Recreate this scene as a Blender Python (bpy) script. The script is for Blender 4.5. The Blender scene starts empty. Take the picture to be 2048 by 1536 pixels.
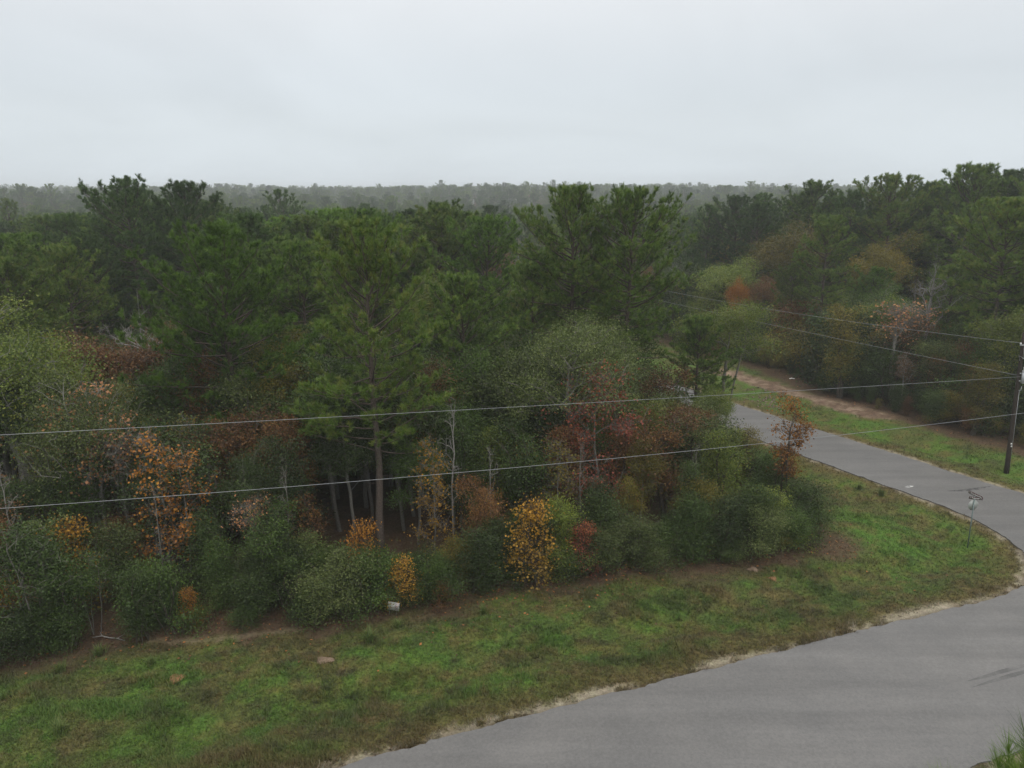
import bpy, math, random
import numpy as np

# ------------------------------------------------------------------ camera
sc = bpy.context.scene
CAM_H, FPX, HORIZON = 20.0, 1450.0, 380.0
PITCH = math.atan((768 - HORIZON) / FPX)
S_, C_ = math.sin(PITCH), math.cos(PITCH)
cam_d = bpy.data.cameras.new('camera')
cam_d.sensor_width = 36.0
cam_d.lens = FPX / 2048 * 36
cam_d.clip_end = 9000
cam = bpy.data.objects.new('camera', cam_d)
cam.location = (0, 0, CAM_H)
cam.rotation_euler = (math.pi / 2 - PITCH, 0, 0)
sc.collection.objects.link(cam)
sc.camera = cam

# ------------------------------------------------------------------ world: overcast sky
SUN_EL, SUN_AZ = math.radians(60), math.radians(150)
w = bpy.data.worlds.new('World'); sc.world = w; w.use_nodes = True
nt = w.node_tree; nt.nodes.clear()
N = nt.nodes.new; L = nt.links.new
out = N('ShaderNodeOutputWorld')
sky = N('ShaderNodeTexSky'); sky.sky_type = 'NISHITA'; sky.sun_disc = False
sky.sun_elevation = SUN_EL; sky.sun_rotation = SUN_AZ
b1 = N('ShaderNodeBackground'); b1.inputs[1].default_value = 0.10; L(sky.outputs[0], b1.inputs[0])
tc = N('ShaderNodeTexCoord'); sep = N('ShaderNodeSeparateXYZ'); L(tc.outputs['Generated'], sep.inputs[0])
zc = N('ShaderNodeMath'); zc.operation = 'MAXIMUM'; zc.inputs[1].default_value = 0.0; L(sep.outputs['Z'], zc.inputs[0])
ramp = N('ShaderNodeValToRGB'); ramp.color_ramp.interpolation = 'EASE'
e = ramp.color_ramp.elements
e[0].position = 0.0; e[0].color = (0.525, 0.575, 0.620, 1)
e[1].position = 1.0; e[1].color = (1.36, 1.34, 1.30, 1)
x = e.new(0.10); x.color = (0.550, 0.588, 0.617, 1)
x = e.new(0.30); x.color = (0.665, 0.678, 0.69, 1)
L(zc.outputs[0], ramp.inputs[0])
zo = N('ShaderNodeMath'); zo.operation = 'ADD'; zo.inputs[1].default_value = 0.24; L(zc.outputs[0], zo.inputs[0])
cmb = N('ShaderNodeCombineXYZ')
for i, ax in enumerate('XY'):
    dv = N('ShaderNodeMath'); dv.operation = 'DIVIDE'; L(sep.outputs[ax], dv.inputs[0]); L(zo.outputs[0], dv.inputs[1]); L(dv.outputs[0], cmb.inputs[i])
nz = N('ShaderNodeTexNoise'); nz.inputs['Scale'].default_value = 0.75; nz.inputs['Detail'].default_value = 5; nz.inputs['Roughness'].default_value = 0.5
nz.inputs['Distortion'].default_value = 0.6
L(cmb.outputs[0], nz.inputs['Vector'])
mr = N('ShaderNodeMapRange'); mr.inputs[1].default_value = 0.3; mr.inputs[2].default_value = 0.7; mr.inputs[3].default_value = 0.925; mr.inputs[4].default_value = 1.06
L(nz.outputs[0], mr.inputs[0])
mul = N('ShaderNodeVectorMath'); mul.operation = 'SCALE'; L(ramp.outputs[0], mul.inputs[0]); L(mr.outputs[0], mul.inputs['Scale'])
b2 = N('ShaderNodeBackground'); b2.inputs[1].default_value = 1.0; L(mul.outputs[0], b2.inputs[0])
mx = N('ShaderNodeMixShader'); mx.inputs[0].default_value = 0.93
L(b1.outputs[0], mx.inputs[1]); L(b2.outputs[0], mx.inputs[2]); L(mx.outputs[0], out.inputs['Surface'])

sun_d = bpy.data.lights.new('sun', 'SUN'); sun_d.energy = 0.85; sun_d.angle = math.radians(40); sun_d.color = (1, 0.97, 0.93)
sun = bpy.data.objects.new('sun', sun_d); sc.collection.objects.link(sun)
sun.rotation_euler = (math.pi / 2 - SUN_EL, 0, -SUN_AZ + math.pi)
sun.location = (0, 0, 80)

sc.view_settings.view_transform = 'Standard'; sc.view_settings.look = 'None'
sc.view_settings.gamma = 1.0; sc.view_settings.use_curve_mapping = False
sc.view_settings.exposure = 0.42
cy = sc.cycles
cy.max_bounces = 8; cy.diffuse_bounces = 4; cy.glossy_bounces = 1; cy.transmission_bounces = 3
cy.volume_bounces = 3; cy.transparent_max_bounces = 4
cy.use_denoising = True
try: cy.denoiser = 'OPENIMAGEDENOISE'
except Exception: pass

# ------------------------------------------------------------------ pixel <-> place
def ground(px, py, z=0.0):
    u = (px - 1024) / FPX; v = (py - 768) / FPX
    t = (CAM_H - z) / (S_ + v * C_)
    return u * t, (C_ - v * S_) * t
def at(px, py, y):
    u = (px - 1024) / FPX; v = (py - 768) / FPX
    t = y / (C_ - v * S_)
    return u * t, y, CAM_H - t * (S_ + v * C_)
def to_px(x, y, z):
    dz = CAM_H - z; dep = y * C_ + dz * S_
    return 1024 + FPX * x / dep, 768 + FPX * (dz * C_ - y * S_) / dep

# ------------------------------------------------------------------ helpers
def link(o, parent=None):
    sc.collection.objects.link(o)
    if parent is not None: o.parent = parent
    return o
def tag(o, label=None, cat=None, group=None, kind=None):
    if label: o['label'] = label
    if cat: o['category'] = cat
    if group: o['group'] = group
    if kind: o['kind'] = kind
    return o
def empty(name, loc, rz=0.0):
    o = bpy.data.objects.new(name, None); o.empty_display_size = 0.3
    o.location = loc; o.rotation_euler = (0, 0, rz)
    return link(o)
def mk_mesh(name, V, F, mat=None, tint=None, col=None, smooth=False):
    """V (n,3); F list of int arrays (m,k)"""
    me = bpy.data.meshes.new(name)
    V = np.asarray(V, dtype=np.float32)
    if not isinstance(F, (list, tuple)): F = [F]
    F = [np.asarray(f, dtype=np.int32) for f in F if len(f)]
    me.vertices.add(len(V)); me.vertices.foreach_set('co', V.ravel())
    loops = np.concatenate([f.ravel() for f in F]); tot = np.concatenate([np.full(len(f), f.shape[1], np.int32) for f in F])
    start = np.concatenate([[0], np.cumsum(tot)[:-1]]).astype(np.int32)
    me.loops.add(len(loops)); me.loops.foreach_set('vertex_index', loops)
    me.polygons.add(len(tot)); me.polygons.foreach_set('loop_start', start)
    try: me.polygons.foreach_set('loop_total', tot)
    except Exception: pass
    if smooth: me.polygons.foreach_set('use_smooth', np.ones(len(tot), bool))
    if tint is not None:
        a = me.attributes.new('tint', 'FLOAT', 'POINT'); a.data.foreach_set('value', np.asarray(tint, np.float32))
    if col is not None:
        a = me.attributes.new('gcol', 'FLOAT_COLOR', 'POINT')
        c4 = np.ones((len(V), 4), np.float32); c4[:, :3] = col; a.data.foreach_set('color', c4.ravel())
    me.update(calc_edges=True)
    if mat: me.materials.append(mat)
    return me
def nrm(v):
    return v / np.maximum(np.linalg.norm(v, axis=-1, keepdims=True), 1e-9)
def tubes(A, B, ra, rb, k):
    """one tapered k-sided prism per edge A->B"""
    A = np.asarray(A, float); B = np.asarray(B, float); n = len(A)
    t = nrm(B - A)
    ref = np.where(np.abs(t[:, 2:3]) > 0.9, [[1., 0, 0]], [[0, 0, 1.]])
    u = nrm(np.cross(t, ref)); v = np.cross(t, u)
    an = np.arange(k) * 2 * math.pi / k
    ring = np.cos(an)[None, :, None] * u[:, None, :] + np.sin(an)[None, :, None] * v[:, None, :]
    VA = A[:, None, :] + ring * np.asarray(ra)[:, None, None]
    VB = B[:, None, :] + ring * np.asarray(rb)[:, None, None]
    V = np.concatenate([VA, VB], axis=1).reshape(-1, 3)
    base = (np.arange(n) * 2 * k)[:, None]
    i = np.arange(k)[None, :]; j = (i + 1) % k
    F = np.stack([base + i, base + j, base + k + j, base + k + i], axis=-1).reshape(-1, 4)
    return V, F
class Geo:
    def __init__(s): s.V = []; s.F = []; s.n = 0
    def add(s, V, F):
        s.V.append(np.asarray(V, float)); s.F.append(np.asarray(F) + s.n); s.n += len(V)
    def tube(s, pts, rad, k=8, cap=True):
        pts = np.asarray(pts, float); m = len(pts)
        if np.isscalar(rad): rad = [rad] * m
        d = np.gradient(pts, axis=0); d = nrm(d)
        ref = np.array([1., 0, 0]) if abs(d[0][2]) > 0.8 else np.array([0, 0, 1.])
        V = []
        for p, t, r in zip(pts, d, rad):
            u = nrm(np.cross(t, ref)); v = np.cross(t, u)
            for q in range(k):
                a = 2 * math.pi * q / k; V.append(p + r * (math.cos(a) * u + math.sin(a) * v))
        F = [[i * k + q, i * k + (q + 1) % k, (i + 1) * k + (q + 1) % k, (i + 1) * k + q] for i in range(m - 1) for q in range(k)]
        if cap:
            V += [pts[0], pts[-1]]; c0, c1 = m * k, m * k + 1
            F += [[c0, (q + 1) % k, q, c0] for q in range(k)]; F += [[c1, (m - 1) * k + q, (m - 1) * k + (q + 1) % k, c1] for q in range(k)]
        s.add(V, np.array(F))
    def box(s, c, d, rot=None):
        c = np.array(c, float); d = np.array(d, float) / 2
        V = np.array([[a, b, e] for a in (-1, 1) for b in (-1, 1) for e in (-1, 1)], float) * d
        if rot is not None: V = V @ np.array(rot).T
        F = np.array([[0, 1, 3, 2], [4, 6, 7, 5], [0, 4, 5, 1], [2, 3, 7, 6], [0, 2, 6, 4], [1, 5, 7, 3]])
        s.add(V + c, F)
    def mesh(s, name, mat, smooth=False):
        V = np.concatenate(s.V); F = np.concatenate(s.F)
        bad = F[:, 0] == F[:, 3]
        return mk_mesh(name, V, [F[~bad], F[bad][:, :3]], mat, smooth=smooth)
    def obj(s, name, mat, parent=None, smooth=False):
        return link(bpy.data.objects.new(name, s.mesh(name, mat, smooth)), parent)

# value noise (numpy)
def vnoise(x, y, seed=0):
    x = np.asarray(x, float); y = np.asarray(y, float)
    xi = np.floor(x).astype(np.int64); yi = np.floor(y).astype(np.int64); fx = x - xi; fy = y - yi
    fx = fx * fx * (3 - 2 * fx); fy = fy * fy * (3 - 2 * fy)
    def h(a, b):
        n = (a * 374761393 + b * 668265263 + seed * 974634777) & 0xFFFFFFFF
        n = ((n ^ (n >> 13)) * 1274126177) & 0xFFFFFFFF
        n = (n ^ (n >> 16)) & 0xFFFFFF
        return n / float(0xFFFFFF)
    return (h(xi, yi) * (1 - fx) + h(xi + 1, yi) * fx) * (1 - fy) + (h(xi, yi + 1) * (1 - fx) + h(xi + 1, yi + 1) * fx) * fy
def fbm(x, y, seed=0, o=4):
    s = 0; a = 0.5; t = 0
    for i in range(o):
        s = s + a * vnoise(x, y, seed + i * 7); t += a; a *= 0.55; x = np.asarray(x) * 2.07 + 3.1; y = np.asarray(y) * 2.07 - 1.7
    return s / t
def sstep(a, b, v):
    t = np.clip((v - a) / (b - a), 0, 1); return t * t * (3 - 2 * t)
def seg_dist(x, y, pts):
    d = np.full(np.shape(x), 1e9)
    for (ax, ay), (bx, by) in zip(pts[:-1], pts[1:]):
        dx, dy = bx - ax, by - ay
        t = np.clip(((x - ax) * dx + (y - ay) * dy) / (dx * dx + dy * dy), 0, 1)
        d = np.minimum(d, np.hypot(x - ax - t * dx, y - ay - t * dy))
    return d
def in_poly(x, y, poly):
    x = np.asarray(x, float); y = np.asarray(y, float); r = np.zeros(x.shape, bool)
    n = len(poly)
    for i in range(n):
        x0, y0 = poly[i]; x1, y1 = poly[(i + 1) % n]
        c = ((y0 > y) != (y1 > y)) & (x < (x1 - x0) * (y - y0) / ((y1 - y0) if y1 != y0 else 1e-9) + x0)
        r ^= c
    return r

# ------------------------------------------------------------------ materials
def new_mat(name):
    m = bpy.data.materials.new(name); m.use_nodes = True
    m.node_tree.nodes.clear()
    return m, m.node_tree.nodes.new, m.node_tree.links.new
def plain(name, col, rough=0.6, metal=0.0, noise=0.15, scale=8.0, spec=0.4):
    m, N, L = new_mat(name)
    o = N('ShaderNodeOutputMaterial'); p = N('ShaderNodeBsdfPrincipled')
    p.inputs['Roughness'].default_value = rough; p.inputs['Metallic'].default_value = metal
    p.inputs['Specular IOR Level'].default_value = spec
    t = N('ShaderNodeTexCoord'); n = N('ShaderNodeTexNoise'); n.inputs['Scale'].default_value = scale; n.inputs['Detail'].default_value = 5
    L(t.outputs['Object'], n.inputs['Vector'])
    r = N('ShaderNodeMapRange'); r.inputs[1].default_value = 0.3; r.inputs[2].default_value = 0.7
    r.inputs[3].default_value = 1 - noise; r.inputs[4].default_value = 1 + noise; L(n.outputs[0], r.inputs[0])
    c = N('ShaderNodeVectorMath'); c.operation = 'SCALE'; c.inputs[0].default_value = col; L(r.outputs[0], c.inputs['Scale'])
    L(c.outputs[0], p.inputs['Base Color']); L(p.outputs[0], o.inputs[0])
    return m
def bark(name, c0, c1, scale=3.0):
    m, N, L = new_mat(name)
    o = N('ShaderNodeOutputMaterial'); p = N('ShaderNodeBsdfPrincipled'); p.inputs['Roughness'].default_value = 0.9
    p.inputs['Specular IOR Level'].default_value = 0.15
    t = N('ShaderNodeTexCoord'); mp = N('ShaderNodeMapping'); mp.inputs['Scale'].default_value = (scale * 3, scale * 3, scale * 0.7)
    L(t.outputs['Object'], mp.inputs[0])
    n = N('ShaderNodeTexNoise'); n.inputs['Detail'].default_value = 6; n.inputs['Roughness'].default_value = 0.65; L(mp.outputs[0], n.inputs['Vector'])
    r = N('ShaderNodeValToRGB'); r.color_ramp.elements[0].position = 0.32; r.color_ramp.elements[0].color = (*c0, 1)
    r.color_ramp.elements[1].position = 0.68; r.color_ramp.elements[1].color = (*c1, 1); L(n.outputs[0], r.inputs[0])
    L(r.outputs[0], p.inputs['Base Color'])
    b = N('ShaderNodeBump'); b.inputs['Strength'].default_value = 0.6; b.inputs['Distance'].default_value = 0.04
    L(n.outputs[0], b.inputs['Height']); L(b.outputs[0], p.inputs['Normal']); L(p.outputs[0], o.inputs[0])
    return m
def leaf_mat(name, cols, transl=0.25, rough=0.5, objvar=0.35, spec=0.3, val=0.25):
    """colour per leaf from the tint attribute, shifted per tree"""
    m, N, L = new_mat(name)
    o = N('ShaderNodeOutputMaterial'); p = N('ShaderNodeBsdfPrincipled'); p.inputs['Roughness'].default_value = rough
    p.inputs['Specular IOR Level'].default_value = spec
    a = N('ShaderNodeAttribute'); a.attribute_name = 'tint'
    oi = N('ShaderNodeObjectInfo')
    s1 = N('ShaderNodeMath'); s1.operation = 'MULTIPLY_ADD'; s1.inputs[1].default_value = objvar; s1.inputs[2].default_value = -objvar / 2
    L(oi.outputs['Random'], s1.inputs[0])
    s2 = N('ShaderNodeMath'); s2.operation = 'ADD'; s2.use_clamp = True; L(a.outputs['Fac'], s2.inputs[0]); L(s1.outputs[0], s2.inputs[1])
    r = N('ShaderNodeValToRGB'); el = r.color_ramp.elements
    n = len(cols)
    el[0].position = 0.0; el[0].color = (*cols[0], 1); el[1].position = 1.0; el[1].color = (*cols[-1], 1)
    for i in range(1, n - 1):
        q = el.new(i / (n - 1)); q.color = (*cols[i], 1)
    L(s2.outputs[0], r.inputs[0])
    h = N('ShaderNodeHueSaturation')
    vv = N('ShaderNodeMapRange'); vv.inputs[3].default_value = 1 - val; vv.inputs[4].default_value = 1 + val
    fr = N('ShaderNodeMath'); fr.operation = 'FRACT'; ml = N('ShaderNodeMath'); ml.operation = 'MULTIPLY'; ml.inputs[1].default_value = 7.31
    L(oi.outputs['Random'], ml.inputs[0]); L(ml.outputs[0], fr.inputs[0]); L(fr.outputs[0], vv.inputs[0]); L(vv.outputs[0], h.inputs['Value'])
    L(r.outputs[0], h.inputs['Color']); L(h.outputs[0], p.inputs['Base Color'])
    if transl > 0:
        t = N('ShaderNodeBsdfTranslucent'); L(h.outputs[0], t.inputs[0])
        mxs = N('ShaderNodeMixShader'); mxs.inputs[0].default_value = transl
        L(p.outputs[0], mxs.inputs[1]); L(t.outputs[0], mxs.inputs[2]); L(mxs.outputs[0], o.inputs[0])
    else: L(p.outputs[0], o.inputs[0])
    return m
M = {}
M['pine_bark'] = bark('pine_bark', (0.040, 0.031, 0.025), (0.135, 0.108, 0.090))
M['grey_bark'] = bark('grey_bark', (0.07, 0.065, 0.055), (0.24, 0.225, 0.20))
M['pale_bark'] = bark('pale_bark', (0.09, 0.085, 0.075), (0.34, 0.325, 0.30))
M['dark_bark'] = bark('dark_bark', (0.03, 0.025, 0.02), (0.09, 0.075, 0.06))
G = dict(
 pine=leaf_mat('pine_needles', [(0.044, 0.078, 0.017), (0.095, 0.159, 0.025), (0.133, 0.208, 0.037), (0.185, 0.215, 0.046)], 0.35, 0.45),
 pine_light=leaf_mat('bright_pine_needles', [(0.056, 0.108, 0.016), (0.117, 0.215, 0.025), (0.152, 0.246, 0.034)], 0.35, 0.45),
 pine_dark=leaf_mat('dark_pine_needles', [(0.030, 0.059, 0.017), (0.063, 0.112, 0.028), (0.091, 0.148, 0.036)], 0.35, 0.45),
 oak=leaf_mat('grey_green_leaves', [(0.035, 0.053, 0.012), (0.070, 0.099, 0.024), (0.109, 0.139, 0.038), (0.153, 0.181, 0.058)], 0.25, 0.5, 0.2, 0.3),
 green=leaf_mat('green_leaves', [(0.024, 0.045, 0.009), (0.053, 0.093, 0.016), (0.094, 0.149, 0.025)], 0.22),
 deep=leaf_mat('deep_green_leaves', [(0.017, 0.032, 0.007), (0.039, 0.064, 0.014), (0.071, 0.109, 0.022)], 0.2),
 lime=leaf_mat('yellow_green_leaves', [(0.075, 0.116, 0.020), (0.150, 0.198, 0.032), (0.225, 0.242, 0.040)], 0.35),
 gold=leaf_mat('golden_leaves', [(0.11, 0.080, 0.016), (0.27, 0.160, 0.020), (0.42, 0.22, 0.024)], 0.35),
 olive=leaf_mat('olive_gold_leaves', [(0.085, 0.082, 0.014), (0.165, 0.142, 0.022), (0.25, 0.185, 0.027)], 0.35),
 orange=leaf_mat('orange_leaves', [(0.17, 0.072, 0.016), (0.34, 0.135, 0.022), (0.45, 0.21, 0.028)], 0.35),
 rust=leaf_mat('rusty_brown_leaves', [(0.070, 0.036, 0.018), (0.150, 0.072, 0.028), (0.24, 0.120, 0.034)], 0.3),
 red=leaf_mat('red_leaves', [(0.10, 0.028, 0.020), (0.23, 0.062, 0.038), (0.33, 0.120, 0.042)], 0.35),
 pink=leaf_mat('faded_orange_leaves', [(0.22, 0.095, 0.050), (0.38, 0.180, 0.085), (0.46, 0.24, 0.09)], 0.35),
 mixed=leaf_mat('turning_leaves', [(0.050, 0.090, 0.020), (0.14, 0.145, 0.026), (0.34, 0.20, 0.026), (0.40, 0.14, 0.028)], 0.35, 0.5, 0.15),
)

# ------------------------------------------------------------------ the place in plan
DIRR = np.array([-0.505, 0.863]); DIRR = DIRR / np.linalg.norm(DIRR)       # side road runs away up-left
front_far = [(-120, -18.8), (-60, 2.45), (-30, 13.1), (-6.3, 21.5), (-1.2, 23.55), (5.8, 26.05), (13.1, 28.7), (18.1, 30.45), (21.5, 31.65), (24.4, 32.6), (26.8, 33.9)]
side_near = [(28.3, 35.6), (29.2, 37.6), (29.4, 39.7), (29.0, 41.9), (27.7, 44.7), (25.7, 47.9), (22.3, 53.6), (17.5, 61.6)]
side_near += [tuple(np.array(side_near[-1]) + DIRR * k) for k in (20, 40, 70, 110)]
side_far = [(22.4, 65.8), (26.3, 59.4), (30.4, 52.9), (33.6, 47.4), (34.9, 45.6), (36.8, 43.6), (39.5, 41.9), (43, 41.0), (48, 41.2), (60, 45.2), (120, 66.5)]
side_far = [tuple(np.array(side_far[0]) + DIRR * k) for k in (106, 66, 36, 16)] + side_far
front_near = [(120, 58.3), (60, 37.0), (30, 26.35), (17.5, 21.9), (0, 15.7), (-30, 5.0), (-60, -5.6), (-120, -26.9)]
road_poly = front_far + side_near + side_far + front_near
lot_edge = [(-60, 13.5), (-40, 20.5), (-22.6, 27.6), (-20.1, 28.4), (-16.1, 29.5), (-10.1, 30.6), (-4.3, 32.1), (-0.6, 33.4), (4.7, 35.1), (10.4, 36.2), (15.4, 37.2), (18.4, 39.6), (19.0, 44.5), (18.8, 49.2), (18.0, 53.2), (16.6, 56.4)]
lotA = lot_edge + [tuple(np.array((16.0, 57.5)) + DIRR * k) for k in (5, 30, 60, 100)] + [(-60, 160), (-220, 160), (-220, 13.5)]
edgeB = [tuple(np.array((29.4, 82.5)) + DIRR * k) for k in (80, 40, 15)] + [(29.6, 82), (30.5, 76.4), (31.8, 70.4), (33.0, 67.2), (35.2, 63.9), (37.0, 60.8), (39.2, 56.8), (41.8, 53.8), (48, 51), (60, 56), (130, 80)]
lotB = edgeB + [(260, 160), (-60, 160)]
track = [(23.5, 81), (26.6, 75.5), (28.6, 71.6), (31.0, 67.0), (33.2, 63.6)]

def gz(x, y):
    x = np.asarray(x, float); y = np.asarray(y, float)
    dr = np.where(in_poly(x, y, road_poly), 0.0, seg_dist(x, y, road_poly + [road_poly[0]]))
    z = (fbm(x * 0.35, y * 0.35, 3, 3) - 0.5) * 0.34 * sstep(0.5, 4, dr)
    z = z + (fbm(x * 1.7, y * 1.7, 8, 2) - 0.5) * 0.07 * sstep(0.2, 1.0, dr)
    z = z - 0.34 * np.exp(-((dr - 3.6) / 1.1) ** 2)                     # shallow roadside ditch
    r = np.hypot(x, y)
    z = z + (fbm(x * 0.0055 + 5, y * 0.0055, 21, 3) - 0.5) * 20 * sstep(160, 420, r) * (y > 0)
    z = z - 7.0 * sstep(115, 240, r) * sstep(760, 380, r) * (y > 0)
    return z - 0.015
def gz1(x, y): return float(gz(np.array([x]), np.array([y]))[0])

def ground_colour(x, y):
    """what grows or lies at a spot: grass, leaf litter, gravel, soil. Returns colour and grass cover"""
    x = np.asarray(x, float); y = np.asarray(y, float)
    inA = in_poly(x, y, lotA); inB = in_poly(x, y, lotB)
    dA = np.where(inA, -1, 1) * seg_dist(x, y, lot_edge + lotA[len(lot_edge):len(lot_edge) + 4]); dB = np.where(inB, -1, 1) * seg_dist(x, y, edgeB)
    dr = np.where(in_poly(x, y, road_poly), 0.0, seg_dist(x, y, road_poly + [road_poly[0]]))
    n1 = fbm(x * 0.22, y * 0.30, 1); n2 = fbm(x * 0.9, y * 0.9, 2); n3 = fbm(x * 2.6, y * 2.6, 5); n4 = fbm(x * 0.45 + 9, y * 0.6, 11)
    olive = np.array([0.098, 0.090, 0.028]); lush = np.array([0.070, 0.138, 0.022]); mid = np.array([0.062, 0.092, 0.022])
    straw = np.array([0.150, 0.112, 0.045]); brown = np.array([0.085, 0.052, 0.030]); dark = np.array([0.046, 0.040, 0.024])
    def mixc(a, b, t): return a + (b - a) * t[..., None]
    c = np.broadcast_to(mid, x.shape + (3,)).copy()
    c = mixc(c, np.broadcast_to(olive, c.shape), sstep(0.42, 0.62, n2 * 0.6 + n1 * 0.4))
    lushm = np.clip(sstep(0.44, 0.68, n1 * 0.40 + n3 * 0.35 + n4 * 0.25) * 0.8, 0, 1)
    lushm = np.maximum(lushm, sstep(6.5, 2.0, np.hypot((x - 20.8) / 1.0, (y - 39.6) / 0.7) + 3.0 * (n2 - 0.5)) * 0.95)
    lushm = np.maximum(lushm, sstep(9, 3, np.hypot((x + 16), (y - 24) * 1.6) + 6 * (n2 - 0.5)) * 0.8)
    lushm = np.maximum(lushm, sstep(4.0, 1.0, np.hypot((x - 25.5), (y - 41.5)) + 3 * (n2 - 0.5)) * 0.6)
    lushm = np.maximum(lushm, sstep(5.0, 1.5, np.abs((x - 33) * 0.86 + (y - 57.5) * 0.5) + 3 * (n2 - 0.4)) * 0.7 * (y > 48))
    c = mixc(c, np.broadcast_to(lush, c.shape), lushm)
    c = mixc(c, np.broadcast_to(brown * 1.1, c.shape), sstep(0.47, 0.64, fbm(x * 0.55 + 20, y * 0.85, 14)) * 0.42)
    c = mixc(c, np.broadcast_to(dark, c.shape), sstep(0.60, 0.72, fbm(x * 0.9 + 40, y * 1.6, 17)) * 0.45)
    c = mixc(c, np.broadcast_to(straw, c.shape), sstep(0.56, 0.70, fbm(x * 1.1 + 7, y * 1.5, 19)) * 0.4)
    cover = np.ones(x.shape)
    # olive / straw strip next to the asphalt, gravel showing through
    edge = sstep(1.9, 0.4, dr + (n2 - 0.5) * 1.6)
    c = mixc(c, np.broadcast_to(np.array([0.105, 0.080, 0.032]), c.shape), edge * 0.8)
    gr = sstep(0.68, 0.2, dr + (n3 - 0.5) * 1.0) * sstep(0.40, 0.54, fbm(x * 0.55 + 3, y * 0.55, 33) * 0.55 + n3 * 0.45) * (inA < 1)
    bare = sstep(1.0, 0.2, dr) * sstep(1.6, 0.6, seg_dist(x, y, [(19.0, 30.8), (21.2, 31.6)]) + (n3 - 0.5))
    gr = np.maximum(gr, bare)
    c = mixc(c, np.broadcast_to(np.array([0.36, 0.32, 0.25]), c.shape), gr * (0.45 + 0.5 * n3)); cover = cover * (1 - gr)
    wet = sstep(0.28, 0.08, dr) * 0.6
    c = mixc(c, np.broadcast_to(np.array([0.05, 0.036, 0.024]), c.shape), wet)
    # leaf litter under and in front of the trees
    litA = sstep(1.9, 0.1, dA + (n2 - 0.5) * 2.4 + (n1 - 0.5) * 2.0)
    litA = np.maximum(litA, sstep(3.0, 1.2, np.hypot(x - 18.3, y - 38.6) + (n2 - 0.5) * 2.0) * 0.95)
    litB = sstep(2.4, 0.6, dB + (n2 - 0.5) * 2.4)
    lit = np.maximum(litA, litB)
    litc = mixc(np.broadcast_to(np.array([0.056, 0.040, 0.026]), c.shape), np.broadcast_to(np.array([0.115, 0.074, 0.044]), c.shape), n3)
    c = mixc(c, litc, lit); cover = cover * (1 - 0.85 * lit)
    # pale path worn along the trees on the left
    pth = sstep(0.30, 0.05, seg_dist(x, y, [(-16.5, 29.0), (-13.0, 29.35), (-9.8, 30.0)]) + (n3 - 0.5) * 0.5)
    c = mixc(c, np.broadcast_to(np.array([0.19, 0.155, 0.10]), c.shape), pth * 0.45); cover = cover * (1 - pth)
    # dirt track on the far side
    t = sstep(2.2, 0.6, seg_dist(x, y, track) + (n2 - 0.5) * 2.6)
    soil = mixc(np.broadcast_to(np.array([0.115, 0.075, 0.050]), c.shape), np.broadcast_to(np.array([0.26, 0.19, 0.135]), c.shape), sstep(0.35, 0.65, n3 * 0.5 + n2 * 0.5))
    c = mixc(c, soil, t); cover = cover * (1 - t)
    cover = np.where(inA & (dA < -1.5), 0, cover); cover = np.where(inB & (dB < -1.5), 0, cover); cover = np.where(dr <= 0.02, 0, cover)
    far = sstep(150, 200, np.hypot(x, y))
    c = mixc(c, np.broadcast_to(np.array([0.03, 0.035, 0.018]), c.shape), far)
    return np.clip(c, 0, 1), cover

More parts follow.
